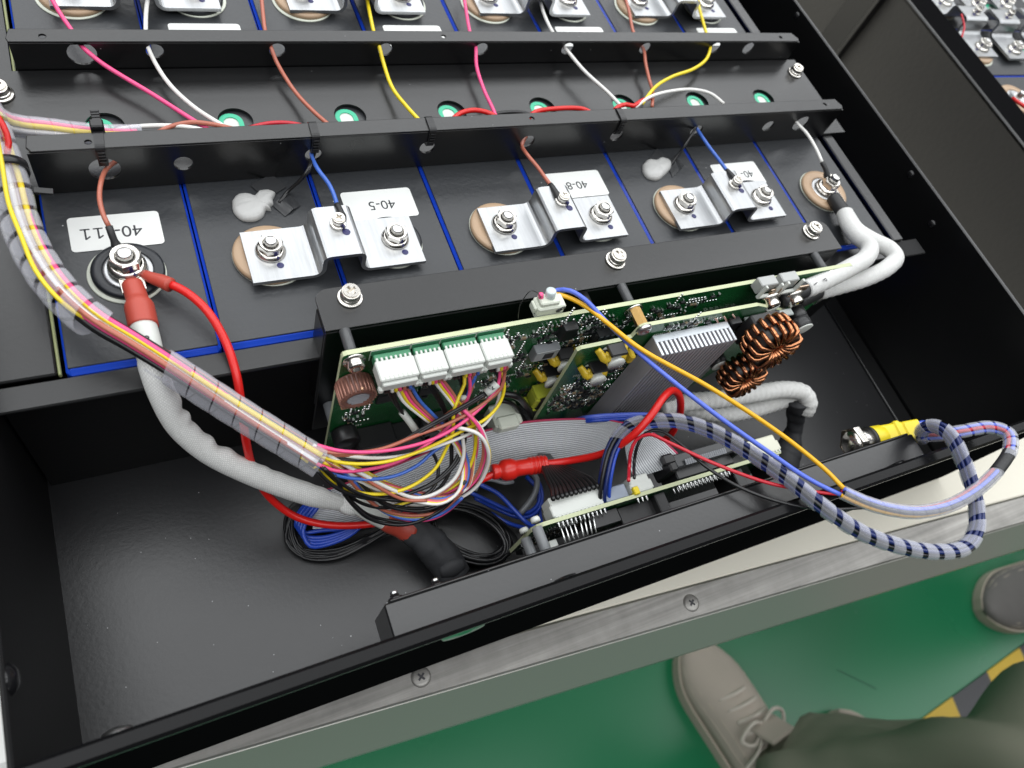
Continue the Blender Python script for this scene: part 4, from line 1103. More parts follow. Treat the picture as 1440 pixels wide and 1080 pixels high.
# top sweep: plug 4 to the wrap
fan('pink', 3, 0.84, [(704,520,16),(699,545,6),(676,573,-2),(636,604,-6),(594,623,-6),(533,635,-4),(478,634,-1),(446,626,0)])
fan('brown', 3, 0.97, [(710,522,16),(705,545,7),(678,569,-1),(630,596,-4),(589,611,-5),(533,632,-5),(470,637,-2),(440,630,0)])
fan('yellow', 3, 0.70, [(703,520,14),(709,545,2),(702,568,-6),(683,589,-10),(650,606,-12),(594,633,-12),(539,650,-10),(483,651,-8),(446,640,-5)])
fan('white', 3, 0.55, [(697,520,12),(703,545,0),(700,565,-8),(686,592,-14),(664,608,-15),(622,625,-16),(567,641,-14),(523,644,-11),(480,640,-8),(446,634,-4)])
fan('black', 3, 0.25, [(690,515,16),(699,526,12),(702,538,8),(697,544,6)])
fan('black', 3, 0.38, [(693,515,15),(701,526,11),(703,540,7),(698,546,5)])
mk = obj('wire_marker', MB().tube(path([(699,539,8),(692,546,6),(683,553,4)], 2), 2.5, 10), white_pl, har)
text('lettering', '42', 4.6, P(691,545,z=9.2), V(-0.75,0.55,0.1).normalized(), V(-0.5,-0.75,0.3).normalized(), ink_m, mk)
for dy, zz in ((0,4),(3,2)): obj('wire', MB().tube(path([(684,551+dy,4),(660,566+dy,zz),(630,583+dy,zz-2),(594,603+dy,-4),(560,622+dy,-10),(520,640+dy,-12),(480,644+dy,-9),(446,640,-5)], 2.5), 1.05, 8), wm('black'), har)
# plug 1 wires: down and round the bottom loops
fan('black', 0, 0.10, [(543,540,14),(549,556,6),(557,569,-2),(566,580,-8)])
fan('black', 0, 0.19, [(549,540,14),(554,556,6),(560,570,-2),(567,582,-8)])
mk = obj('wire_marker', MB().tube(path([(565,579,-8),(577,594,-14),(587,609,-20)], 2), 2.1, 10), white_pl, har)
obj('wire', MB().tube(path([(587,609,-20),(604,630,-30),(616,655,-38),(612,682,-44),(590,700,-46),(540,702,-38),(496,690,-26),(455,658,-8)], 2.5), 1.05, 8), wm('black'), har)
L1 = [('white', 0.30, 0), ('yellow', 0.42, 5), ('pink', 0.54, 9), ('brown', 0.68, 14), ('blue', 0.86, 20)]
for c, fx, o_ in L1:
    fan(c, 0, fx, [(556+o_*1.15,545,13),(566+o_*1.2,563,5),(588+o_,582,-4),(608+o_*0.75,597,-12),(628+o_*0.6,612,-22),(644+o_*0.45,634,-30),(651+o_*0.4,662,-38),(644+o_*0.3,692-o_*0.2,-44),(620,708-o_*0.3,-47),(580,704-o_*0.5,-46),(530,688-o_*0.4,-36),(490,668,-20),(446,640,-5)])
# plug 2
L2 = [('black', 0.10, 0), ('black', 0.22, 5), ('white', 0.36, 12), ('yellow', 0.50, 16), ('pink', 0.64, 21), ('brown', 0.80, 25)]
for k, (c, fx, o_) in enumerate(L2):
    if c == 'black':
        fan(c, 1, fx, [(596+o_,530,13),(606+o_,547,6),(616+o_*0.8,562,-2),(624+o_*0.5,578,-10),(629+o_*0.3,600,-20),(634+o_*0.3,630,-32),(632,664,-42),(614,690,-50),(580,706,-54),(540,714,-52),(505,706,-42),(478,682,-24),(452,656,-8)])
    else:
        fan(c, 1, fx, [(594+o_,530,14),(604+o_,543,9),(616+o_*0.9,556,4),(636+o_*0.4,574,-2),(652+o_*0.3,592,-10),(664+o_*0.2,614,-22),(668-o_*0.1,650,-36),(657,686,-46),(630,700-o_*0.1,-50),(585,699-o_*0.3,-48),(530,684-o_*0.3,-34),(488,664,-18),(450,644,-6)])
# plug 3
L3 = [('black', 0.14, 0), ('black', 0.26, 5)]
for c, fx, o_ in L3:
    fan(c, 2, fx, [(640+o_,519,14),(646+o_,532,9),(650+o_*0.8,545,3),(652+o_*0.5,556,-2)])
mk = obj('wire_marker', MB().tube(path([(652,555,-1),(652,570,-8),(650,590,-16)], 2), 2.6, 10), white_pl, har)
text('lettering', '41', 4.4, P(652,573,z=-4.6), V(0,-0.75,-0.66), V(1,0.1,0).normalized(), ink_m, mk)
for dx in (0, 4): obj('wire', MB().tube(path([(650+dx*0.6,590,-16),(650+dx,618,-26),(640+dx,648,-34),(612+dx,676,-40),(575,694,-42),(533,700+dx*0.6,-38),(496,696,-30),(467,682,-18),(444,660,-8)], 2.5), 1.05, 8), wm('black'), har)
fan('yellow', 2, 0.52, [(652,520,14),(653,540,8),(646,556,4),(638,580,-2),(637,606,-12),(627,632,-22),(611,660,-30),(578,684,-36),(544,694,-36),(507,693,-32),(473,680,-22),(444,658,-10),(424,642,-2)])
fan('pink', 2, 0.66, [(658,520,14),(661,540,7),(658,560,-1),(640,590,-8),(610,618,-12),(560,649,-16),(511,661,-16),(473,662,-12),(440,650,-6)])
fan('brown', 2, 0.80, [(664,520,14),(665,540,6),(655,562,-2),(632,580,-6),(600,604,-8),(560,624,-10),(510,638,-10),(470,640,-6),(446,636,-3)])
fan('blue', 2, 0.94, [(669,515,14),(668,530,10),(660,548,3),(652,580,-10),(640,612,-20),(607,637,-24),(589,653,-26),(556,669,-26),(511,674,-22),(467,666,-14),(440,650,-7)])
# outer loops that only show their lower bends
LO = [('yellow', 1.5, [(640,560,0),(662,588,-8),(669,615,-20),(664,648,-34),(648,676,-44),(622,692,-50),(592,697,-50),(545,690,-44),(500,672,-28),(455,650,-8)]),
 ('pink', 1.5, [(650,575,0),(672,598,-6),(682,622,-16),(680,650,-32),(668,676,-44),(648,693,-52),(618,701,-54),(582,697,-52),(540,682,-42),(495,662,-24),(450,640,-6)]),
 ('brown', 1.4, [(648,570,0),(668,592,-6),(679,620,-16),(677,652,-32),(664,677,-44),(645,691,-51),(612,698,-54),(574,692,-50),(530,676,-38),(486,656,-20),(448,638,-5)]),
 ('white', 1.6, [(640,600,-8),(672,610,-8),(686,632,-18),(684,660,-36),(670,684,-50),(649,699,-57),(622,706,-58),(593,703,-56),(569,693,-50),(540,680,-40),(511,664,-28),(478,647,-14),(450,634,-4)]),
 ('white', 1.6, [(440,626,0),(475,648,-8),(512,668,-20),(550,688,-34),(585,700,-44),(612,694,-44),(640,672,-38),(652,640,-28),(650,610,-16)]),
 ('black', 1.5, [(470,668,-14),(484,694,-28),(500,714,-44),(517,728,-58),(540,736,-66),(567,738,-68),(592,732,-66),(622,716,-60),(640,700,-52)]),
 ('brown', 1.5, [(480,660,-16),(505,690,-34),(530,712,-50),(555,722,-60),(589,725,-64),(618,719,-62),(634,708,-56),(650,690,-46)]),
 ('white', 1.5, [(476,656,-16),(510,684,-36),(545,706,-52),(575,716,-60),(603,715,-60),(628,706,-55),(646,690,-46)]),
 ('blue', 1.4, [(498,676,-26),(520,704,-46),(545,722,-60),(572,730,-66),(602,729,-66),(625,720,-62),(650,700,-50)]),
 ('black', 1.5, [(500,672,-24),(538,708,-46),(566,717,-54),(595,718,-58),(618,711,-56),(636,700,-50),(655,676,-40)]),
 ('yellow', 1.4, [(470,650,-10),(500,676,-28),(530,698,-44),(548,712,-54),(580,704,-52)]),
 ('brown', 1.4, [(446,636,-3),(490,656,-14),(530,684,-28),(570,703,-42),(600,704,-46)])]
for c, r_, sp in LO: obj('wire', MB().tube(path(sp, 2.5), r_*0.70, 8), wm(c), har)
ALT = ['pink','white','black','yellow','brown','black','yellow','white','pink','black','white','yellow']
for k, (c, r_, sp) in enumerate(LO):
    off = (rw.uniform(2.5, 5.5), rw.uniform(-6, -2.5))
    obj('wire', MB().tube(path([(q[0]+off[0]*(1-abs(2*j/(len(sp)-1)-1)), q[1]+off[1]*(1-abs(2*j/(len(sp)-1)-1))*(1 if k % 2 else -0.7), q[2]-2.5) for j, q in enumerate(sp)], 2.5), 1.0, 8), wm(ALT[k]), har)

# ---------------------------------------------------------------- red cable with inline connector
rc = thing('red_cable', P(240, 400, z=10), 'bright red cable from the left terminal with a fat inline connector in the middle', 'cable')
RP = [(236,398,10),(262,411,12),(292,438,12),(317,480,7),(332,525,1),(340,575,-12),(346,620,-30),(357,662,-55),(378,698,-75),(415,726,-88),(460,738,-92),(520,737,-92),(560,728,-86),(610,705,-74),(650,687,-66),(700,664,-60)]
obj('cable', MB().tube(path(RP, 3), 2.25, 12), wm('red'), rc)
RP2 = [(760,653,-58),(800,648,-50),(850,637,-30),(888,614,-8),(915,585,3),(932,560,5),(945,549,1),(955,556,-7),(957,575,-22),(951,598,-44),(938,616,-62),(915,626,-74)]
obj('cable', MB().tube(path(RP2, 3), 2.35, 12), wm('red'), rc)
a, b = P(692,664,z=-60), P(768,652,z=-58); d = (b-a); L = d.length
prof = [(0,0),(4.6,0),(4.9,0.6),(4.9,3.6),(4.4,4.2),(4.6,5.0),(6.2,6.4),(6.9,8.5),(6.9,12.5),(6.2,14.6),(5.3,15.8),(5.1,L-13),(5.4,L-12)]
for k in range(4): prof += [(5.8,L-11.4+k*2.5),(5.8,L-10.2+k*2.5),(5.0,L-9.9+k*2.5),(5.0,L-9.2+k*2.5)]
prof += [(5.6,L-0.8),(5.2,L),(0,L)]
ic = obj('inline_connector', MB().lathe(a, prof, 26, d), redrub, rc)
q = path([(203,386,6.4),(214,391,8),(226,395,9.5),(240,401,11)], 1.5)
obj('heat_shrink', MB().tube(q, lambda f, a, d: 2.6+1.5*f-1.2*max(0,f-0.75), 12), redboot, rc)

# ---------------------------------------------------------------- white braided cable on the left terminal
wc_ = thing('braided_cable', P(205, 455, z=10), 'thick white braided cable from the "40-11" terminal dipping into the bay', 'cable')
lugc = V(36, 54, 6.2)
e0 = P(188, 404, z=7)
mb = MB().lathe(lugc, [(4.2,-0.7),(9.2,-0.7),(9.2,0.7),(4.2,0.7),(4.2,-0.7)], 26)
dd = (e0-lugc); dd.z = 0; dn = dd.normalized(); sd = V(-dn.y, dn.x, 0)
mb.box(lugc+dn*10, (13, 12, 1.5), 0.3, fr=(dn, sd, Z_))
lug = obj('cable_lug', mb, nickel, wc_)
obj('lug_hole', MB().lathe(lugc+dn*11.5+V(0.4,0,0.8), [(0,0.06),(2.2,0.05),(2.3,0)], 14), ink_m, lug)
nut = flange_nut(wc_, V(36,54,6.9), 9.4, 7.9, 8.8, 4.0, 11.2, 0.5, True)
q = path([(186,400,7.5),(191,414,8.5),(196,432,10),(202,460,10)], 1.2)
obj('red_boot', MB().tube(q, lambda f, a, d: (5.0+0.4*math.sin(f*3)) if f < 0.45 else 6.9-1.3*max(0, 0.55-f)*10*0.9 if f < 0.55 else 7.0, 22), redboot, wc_)
q = path([(201,458,10),(206,476,10),(211,500,9.5)], 1.5); obj('white_shrink', MB().tube(q, 6.4, 20), white_pl, wc_)
mkp = P(199, 472, z=19); 
BRD = [(209,492,10),(216,520,8),(229,556,-2),(252,598,-18),(292,634,-34),(345,662,-48),(400,684,-60),(450,700,-70),(487,710,-77)]
bpts = path(BRD, 1.5)
def brad(f, a, d): return (6.5 if f > 0.04 else 6.1)-2.4*max(0, f-0.86)/0.14
mbr = MB().tube(bpts, brad, 40)
up_ = V(0.75, 0.55, 0.25).normalized(); dcum = [0.0]
for a_, b_ in zip(bpts, bpts[1:]): dcum.append(dcum[-1]+(b_-a_).length)
for i_, p_ in enumerate(bpts):          # the sleeve is gathered in waves on its inner side
    fq = i_/(len(bpts)-1)
    am = 1.25 if 0.10 < fq < 0.55 else 0.3
    for k_ in range(40):
        o_ = mbr.v[i_*40+k_]-p_; n_ = o_.normalized(); q_ = max(0.0, n_.dot(up_))**1.5
        mbr.v[i_*40+k_] = p_+o_+n_*(am*q_*(0.55+0.45*math.sin(dcum[i_]*0.19+1))*math.sin(dcum[i_]*0.52+1.1*math.sin(dcum[i_]*0.13)))
obj('braided_sleeve', mbr, braid_m, wc_)
obj('sleeve_knot', MB().tube(path([(478,706,-75),(488,711,-77),(500,716,-79)], 1.2), lambda f, a, d: 4.4+1.2*math.sin(f*3.1)+0.4*math.sin(4*a), 18), braid_m, wc_)
q = path([(496,703,-74),(520,718,-80),(546,732,-85)], 2)
obj('white_shrink', MB().tube(q, lambda f, a, d: 7.2*(1-0.42*abs(math.sin(a+0.5))), 18), white_pl, wc_)
q = path([(543,728,-84),(560,738,-88),(580,748,-92)], 1.6)
obj('red_boot', MB().tube(q, lambda f, a, d: 8.0*(1-0.3*abs(math.sin(a+0.5)))*(1+0.05*math.sin(9*f)), 18), redboot, wc_)
q = path([(572,742,-90),(592,755,-95),(612,773,-100),(632,796,-104),(640,812,-108)], 1.5)
obj('cloth_tape', MB().tube(q, lambda f, a, d: (8.0+4.2*min(1, f*2.2))*(1-0.34*abs(math.sin(a+0.6)))+0.5*((d*0.085+a/6.2832) % 1.0)+0.45*math.sin(3*a+d*0.13)+0.3*math.sin(5*a-d*0.21), 26), cloth_tape, wc_)
obj('taped_end', MB().tube(path([(618,806,-100),(634,800,-99),(652,792,-99)], 1.5), lambda f, a, d: 6.6*math.sin(0.35+2.5*f)**0.5*(1-0.25*abs(math.sin(a))), 18), cloth_tape, wc_)
text('lettering', 'P', 6.5, P(206,478,z=16.8), V(1,0.12,0).normalized(), V(-0.12,1,0).normalized(), ink_m, wc_.children[4])

# ---------------------------------------------------------------- white cables on the right terminal
rcb = thing('twin_cable', P(1190, 300, z=9), 'pair of white sleeved cables bending from the right terminal to the board bolts', 'cable')
c7 = V(540, 54, 0)
obj('cable_lug', MB().lathe(c7, [(4.2,4.5),(9,4.5),(9,6),(4.2,6),(4.2,4.5)], 24).box(c7+V(4,-10,5.4), (11, 14, 1.5), 0.3), nickel, rcb)
flange_nut(rcb, c7+V(0,0,6.0), 8.6, 7.0, 8.4, 3.6, 12.5, 0.2, True)
q = path([(1172,278,8),(1180,290,9),(1190,304,10.5)], 1.5); obj('heat_shrink', MB().tube(q, 5.4, 16), shrinkblk, rcb)
sl = lambda f, a, d: 6.2+0.3*math.sin(d*0.9)*max(0, math.sin(a))
A = [(1188,300,10.5),(1194,316,12),(1206,332,16),(1222,346,21),(1218,362,26),(1196,376,29),(1165,392,30),(1132,407,29)]
B = [(1190,304,8),(1204,324,10),(1226,338,12),(1250,350,13),(1259,362,13),(1248,376,12),(1215,392,10),(1180,402,8),(1150,410,7)]
obj('white_sleeve', MB().tube(path(A, 1.5), sl, 24), braid_m, rcb); obj('white_sleeve', MB().tube(path(B, 1.5), sl, 24), braid_m, rcb)
obj('heat_shrink', MB().tube(path([(1136,405,29),(1118,413,27),(1098,423,24)], 1.5), 5.6, 16), shrinkblk, rcb)
obj('heat_shrink', MB().tube(path([(1156,408,7.5),(1140,415,7),(1122,424,8)], 1.5), 5.4, 16), shrinkblk, rcb)
pm = P(1160, 394, z=36.6)
o = obj('print_mark', MB().box(P(1147,399,z=36.2), (4.5, 0.5, 0.12), 0, fr=(V(0.93,0.36,0), V(-0.36,0.93,0), Z_)), ink_m, rcb)
text('lettering', 'P', 5.2, pm, V(0.36,-0.93,0), V(0.93,0.36,0), ink_m, rcb)
lcb = thing('twin_cable', P(1120, 580, z=-80), 'pair of white corrugated cables under the copper coils ending in a black boot', 'cable')
cr = lambda f, a, d: 6.6+0.3*math.sin(d*1.25)
C1 = [(930,572,-66),(965,566,-64),(1010,562,-62),(1060,554,-62),(1105,548,-62),(1130,553,-64),(1137,566,-68),(1132,580,-76)]
C2 = [(940,564,-80),(970,573,-80),(1012,582,-80),(1055,577,-80),(1092,566,-78),(1112,562,-76),(1122,572,-78)]
obj('white_sleeve', MB().tube(path(C1, 1.2), cr, 24), braid_m, lcb); obj('white_sleeve', MB().tube(path(C2, 1.2), cr, 24), braid_m, lcb)
obj('boot', MB().tube(path([(1124,562,-70),(1120,580,-82),(1117,602,-95),(1110,628,-106),(1100,655,-114)], 1.5), lambda f, a, d: (9.5-3.5*math.sin(min(1, f*2.2)*math.pi*0.5))*(1 if f < 0.5 else 1+1.7*(f-0.5))+0.7*((d*0.10+a/6.2832) % 1.0)+0.4*math.sin(d*0.25+3*a)+4*max(0, f-0.5), 22), cloth_tape, lcb)

# ---------------------------------------------------------------- blue and orange leads from the top connector
wire_thing('lead_wire', 'orange-yellow lead from the top connector down to the clear sleeve by the rim', 'wire', [(764,424,None,-26),(768,418,None,-23),(778,414,None,-22),(796,417,None,-26),(822,430,None,-34),(855,455,42),(900,490,45),(1000,546,40),(1100,612,30),(1160,660,24),(1195,694,22),(1230,712,21)], 'orange', 1.35)
wire_thing('lead_wire', 'periwinkle blue lead from the top connector running beside the orange one', 'wire', [(770,424,None,-25),(772,414,None,-21),(784,408,None,-20),(802,409,None,-25),(822,421,None,-32),(856,456,40),(905,502,42),(1000,578,36),(1080,635,28),(1140,675,22),(1190,699,20),(1230,714,20)], 'lilac', 1.35)
wire_thing('lead_wire', 'thin red lead arching from the small white socket to the clear sleeve', 'wire', [(884,676,None,-123),(885,655,-22),(887,636,-14),(895,618,-8),(913,611,-2),(940,622,4),(1000,650,10),(1080,679,14),(1150,692,18),(1192,697,20),(1240,714,20)], 'thinred', 1.1)
wire_thing('lead_wire', 'thin black lead sagging under the red one to the clear sleeve', 'wire', [(892,672,None,-123),(892,650,-24),(896,628,-16),(908,609,-10),(928,606,-6),(955,623,0),(990,654,8),(1040,685,12),(1105,708,16),(1165,716,19),(1215,714,20)], 'black', 1.0)

# clear sleeve loop with coloured wires
S1 = [(1184,692,22),(1215,706,22),(1250,716,22),(1290,720,22),(1335,711,24),(1375,688,28),(1405,658,32),(1421,630,34),(1417,609,32),(1394,601,28),(1350,607,20),(1318,612,12),(1292,612,4)]
sp = path(S1, 2.0)
sl1 = thing('sleeved_loop', sp[20], 'clear sleeved loop with orange, red and blue wires lying over the rim', 'wire bundle')
fr_ = frames(sp)
for i, c in enumerate(('orange','lilac','thinred','lilac','black')):
    a = 2*math.pi*i/5+2.6
    obj('wire', MB().tube([p+f[1]*(2.1*math.cos(a+j*0.012))+f[2]*(2.1*math.sin(a+j*0.012)) for j, (p, f) in enumerate(zip(sp, fr_))][::2], 1.3, 7), wm(c), sl1)
ds_ = [0.0]
for a, b in zip(sp, sp[1:]): ds_.append(ds_[-1]+(b-a).length)
def nr(pp, px, py):
    best = 0; bd = 1e9
    for i, p in enumerate(pp):
        d = p-CAM; x = 720+FPX*d.dot(ROW[0])/d.dot(ROW[2]); y = 540+FPX*d.dot(ROW[1])/d.dot(ROW[2])
        if (x-px)**2+(y-py)**2 < bd: bd = (x-px)**2+(y-py)**2; best = i
    return best
i1, i2 = nr(sp, 1404, 660), nr(sp, 1417, 640)
obj('spiral_wrap', spiral(MB(), sp, 4.3, 9.5, 9.2, 0.45, 20, 0, ds_[i1]), wrap_m, sl1)
obj('spiral_wrap', spiral(MB(), sp, 4.5, 8.0, 6.4, 0.45, 20, ds_[i2], ds_[-1]), wrap_m, sl1)
obj('black_tape', MB().tube(sp[i1-1:i2+2], 3.9, 16), shrinkblk, sl1)

# blue bundle in open spiral wrap
S2 = [(853,712,-46),(850,696,-38),(853,665,-28),(862,630,-20),(880,604,-12),(905,594,-6),(950,592,0),(1000,606,6),(1060,640,14),(1110,675,20),(1160,715,27),(1210,748,24),(1265,768,22),(1320,776,20),(1357,769,20),(1373,745,22),(1371,700,24),(1361,665,26),(1351,640,28),(1339,616,28),(1323,602,24),(1305,600,16),(1296,608,8),(1300,618,0)]
sp2 = path(S2, 2.0)
sl2 = thing('blue_bundle', sp2[40], 'navy blue wire bundle in open clear spiral wrap looping over the rim and back', 'wire bundle')
fr_ = frames(sp2); i0 = nr(sp2, 866, 622)
for i in range(9):
    a = 2*math.pi*i/7; ro = 3.1 if i < 7 else 0.9
    c = 'black' if i == 3 else 'deepblue' if i == 5 else 'navy'
    pts = []
    for j, (p, f) in enumerate(zip(sp2, fr_)):
        sprd = 1+1.5*max(0, (i0-j)/i0)
        pts.append(p+f[1]*(ro*1.0*sprd*math.cos(a+j*0.01))+f[2]*(ro*math.sin(a+j*0.01)))
    obj('wire', MB().tube(pts[::2], 1.25, 7), wm(c), sl2)
ds2 = [0.0]
for a, b in zip(sp2, sp2[1:]): ds2.append(ds2[-1]+(b-a).length)
obj('spiral_wrap', spiral(MB(), sp2, 5.0, 12.0, 7.9, 0.5, 26, ds2[i0], ds2[-1]), wrap_m, sl2)

# ---------------------------------------------------------------- yellow push button with metal bezel
a, b = P(1192, 626, z=-16), P(1288, 608, z=-10); ax = (b-a).normalized()
sw = thing('push_button', a, 'yellow push button switch with a shiny metal bezel lying behind the panel bracket', 'switch')
obj('bezel', MB().lathe(a, [(0,0),(6,0),(8.4,2.2),(9.6,4),(9.6,15),(8.8,15.6),(0,15.6)], 32, ax), nickel, sw)
obj('hex_nut', MB().lathe(a+ax*3.0, [(11.8,0),(12.2,0.8),(12.2,4.4),(11.8,5.2),(8,5.2)], 6, ax, smooth=False), nickel, sw)
obj('seal', MB().lathe(a+ax*15.6, [(0,0),(10,0),(10.2,1),(10,2.4),(0,2.4)], 30, ax), black_pl, sw)
ey = Z_.cross(ax).normalized(); ez = ax.cross(ey)
mb = MB().lathe(a+ax*18, [(0,0),(9.4,0),(9.6,1),(9.6,9),(8.4,10)], 30, ax)
mb.box(a+ax*34, (20, 15, 15), 1.2, fr=(ax, ey, ez)).box(a+ax*38, (5, 17, 17), 1.0, fr=(ax, ey, ez)).box(a+ax*49, (14, 14, 17), 1.0, fr=(ax, ey, ez))
obj('body', mb, yel_pl, sw)
for k, (c, oy, oz) in enumerate((('deepblue',4,5),('red',0,1),('deepblue',-5,-4),('black',-3,3))):
    s0 = a+ax*52+ey*oy+ez*oz
    obj('wire', MB().tube(curve([s0, s0+ax*9+ez*1.5, P(1300,612,z=0)+V(oy*0.4, oz*0.4, 0)], 2), 1.5, 8), wm(c), sw)

# ---------------------------------------------------------------- grey ribbon cable
rib = thing('ribbon_cable', P(760, 620, z=-75), 'flat grey ribbon cable with a red edge stripe, folded towards the black socket', 'ribbon cable')
TOP = [(436,694,-101),(470,684,-100),(520,666,-97),(575,645,-93),(630,622,-85),(690,602,-72),(740,592,-65),(800,588,-54),(850,589,-44),(876,594,-40)]
BOT = [(440,744,-108),(480,742,-108),(530,728,-106),(585,708,-103),(640,690,-98),(694,668,-90),(745,656,-84),(800,648,-74),(850,634,-60),(878,616,-50)]
tp_ = curve([P(x, y_, z=d) for x, y_, d in TOP], 3); bt_ = curve([P(x, y_, z=d) for x, y_, d in BOT], 3)
def resample(c, n):
    ds = [0.0]
    for a, b in zip(c, c[1:]): ds.append(ds[-1]+(b-a).length)
    out = []; j = 0
    for k in range(n):
        s_ = ds[-1]*k/(n-1)
        while j < len(ds)-2 and ds[j+1] < s_: j += 1
        f = (s_-ds[j])/max(1e-9, ds[j+1]-ds[j]); out.append(c[j].lerp(c[j+1], min(1, f)))
    return out
def ribbon(tc, bc, n, ncond=22, th=1.5):
    A, B = resample(tc, n), resample(bc, n); mb = MB(); vs = []; fs = []; mi = []
    prof = []
    for k in range(ncond):
        for q, h in ((0.0, 0.25), (0.26, 1.0), (0.8, 1.0)): prof.append(((k+q)/ncond, h))
    prof.append((1.0, 0.25)); M_ = len(prof)
    for i in range(n):
        d = (A[min(n-1, i+1)]-A[max(0, i-1)]); w_ = B[i]-A[i]; nn = d.cross(w_).normalized()
        for f, h in prof: vs.append(A[i]+w_*f+nn*(h*th*0.5))
        for f, h in prof: vs.append(A[i]+w_*f-nn*(h*th*0.5))
    for i in range(n-1):
        a, b = i*2*M_, (i+1)*2*M_
        for k in range(M_-1):
            fs.append([a+k, b+k, b+k+1, a+k+1]); fs.append([a+M_+k, a+M_+k+1, b+M_+k+1, b+M_+k])
            mi += [1 if k < 3 else 2 if k % 3 != 1 else 0]*2
        fs.append([a, a+M_, b+M_, b]); mi.append(1); fs.append([a+M_-1, b+M_-1, b+2*M_-1, a+2*M_-1]); mi.append(0)
    mb.add(vs, fs); mb.mi = mi; return mb
ribm = mat('grey ribbon insulation', (0.60,0.62,0.64), 0.38); ribweb = mat('ribbon web between conductors', (0.27,0.28,0.30), 0.5); ribred = mat('red stripe ribbon insulation', (0.42,0.02,0.08), 0.4)
obj('flat_run', ribbon(tp_, bt_, 80), [ribm, ribred, ribweb], rib)
t2 = curve([P(876,594,z=-40), P(905,600,z=-36), P(930,616,z=-33), P(958,642,y=-113), P(964,650,y=-117)], 3)
b2 = curve([P(872,608,z=-46), P(878,622,z=-42), P(880,640,z=-38), P(886,662,y=-113), P(894,672,y=-117)], 3)
obj('folded_run', ribbon(t2, b2, 30), [ribm, ribred, ribweb], rib)

# ---------------------------------------------------------------- loose wires in the bay
gcoil = thing('wire_coil', P(660, 745, z=-110), 'coil of thin black wires on the bay floor beside the taped cable end', 'wire coil')
def blob_loop(cx, cy, rx, ry, tilt, a0, a1, z0, z1, n=12):
    out = []
    for k in range(n+1):
        a = R_(a0+(a1-a0)*k/n); x, y_ = rx*math.cos(a), ry*math.sin(a)
        out.append((cx+x*math.cos(tilt)-y_*math.sin(tilt), cy+x*math.sin(tilt)+y_*math.cos(tilt), z0+(z1-z0)*k/n))
    return out
for k in range(13):
    j = rw.uniform(-5, 5)
    lp = blob_loop(662+j, 748+rw.uniform(-4,4), 62+rw.uniform(-9,7), 33+rw.uniform(-6,6), 0.42+rw.uniform(-0.06,0.06), -170, 130+rw.uniform(-20,60), -100-rw.uniform(0,14), -106-rw.uniform(0,10))
    obj('wire', MB().tube(path(lp, 4), 0.95 if k % 4 else 1.5, 6), wm('black'), gcoil)
for k in range(4):
    obj('wire', MB().tube(path([(610+6*k,700+2*k,-88),(650+5*k,706+2*k,-92),(690+4*k,722+3*k,-98),(716+3*k,748+2*k,-104),(728+2*k,780,-108)], 4), 0.9, 6), wm('black'), gcoil)
bcoil = thing('wire_coil', P(450, 745, z=-108), 'coil of blue and black wires at the left end of the ribbon cable', 'wire coil')
for k in range(5):
    obj('wire', MB().tube(path([(452+3*k,690,-92),(430+4*k,706+2*k,-100),(414+3*k,730+4*k,-108+k),(424+3*k,748+5*k,-110+k),(452,752+4*k-(k == 0)*6,-108),(490,742+3*k,-104),(520,730,-98),(552,714,-90)], 3.5), 1.35, 7), wm('deepblue'), bcoil)
for k in range(12):
    lp = [(440+rw.uniform(-8,8),690,-94),(412+rw.uniform(-8,4),720,-104),(404+rw.uniform(-2,10),748+2*k*0.6,-113),(424+rw.uniform(-4,8),770+k*1.3,-116),(470,776+k*1.2-rw.uniform(0,6),-115),(515,756+k*0.9,-110),(550+rw.uniform(0,10),735+k*0.6,-104),(590,716,-96)]
    obj('wire', MB().tube(path(lp, 4), 1.0, 6), wm('black'), bcoil)
bl = thing('wire_group', P(735, 720, z=-100), 'loose royal blue wires and one grey wire behind the panel board', 'wire bundle')
for k, (c, r_, sp_) in enumerate([('deepblue',1.5,[(672,680,-84),(700,694,-86),(722,716,-88),(742,736,-86),(756,742,-80)]),('deepblue',1.5,[(660,692,-92),(690,706,-96),(720,719,-98),(745,720,-98),(758,706,-96),(756,688,-94),(740,670,-94)]),
    ('deepblue',1.5,[(668,700,-98),(700,716,-102),(735,728,-100),(755,720,-98),(762,700,-96),(758,680,-96),(748,664,-98)]),('deepblue',1.4,[(690,722,-104),(716,736,-102),(744,744,-92)]),('deepblue',1.4,[(753,668,-92),(760,690,-96),(758,712,-100),(762,740,-104)]),
    ('grey',2.1,[(748,664,-84),(755,674,-86),(752,694,-90),(740,712,-94),(728,726,-98)]),('grey',1.4,[(668,690,-74),(676,676,-72),(690,674,-72),(710,679,-72),(722,677,-72)])]):
    obj('wire', MB().tube(path(sp_, 3), r_, 8), wm(c), bl)
bw = thing('wire_group', P(880, 588, y=-78), 'two blue wires lying along the top edge of the ribbon cable', 'wire bundle')
for k in range(3): obj('wire', MB().tube(path([(768,618,None,-55),(798,596+k*2,None,-56),(830,586+k*3,-46-k),(875,583+k*3,-40-k),(915,583+k*2,-38),(945,588+k,-40)], 3), 1.35, 7), wm('deepblue' if k else 'lilac'), bw)
fanw = thing('wire_fan', P(805, 690, z=-40), 'fan of ten black wires entering the long white socket of the panel board', 'wire bundle')
for k in range(11):
    obj('wire', MB().tube(path([P(778+k*6.4,702-k*1.7,y=-117.5),(776+k*5.2,688-k*1.6,-40),(768+k*3.2,670-k*1.0,-48),(762+k*2.0,652,-58),(758+k*1.4,640,-70)], 3), 1.45, 6), wm('black'), fanw)
nv = thing('wire_fan', P(1034, 640, z=-40), 'short blue wires entering the cream socket at the right of the panel board', 'wire bundle')
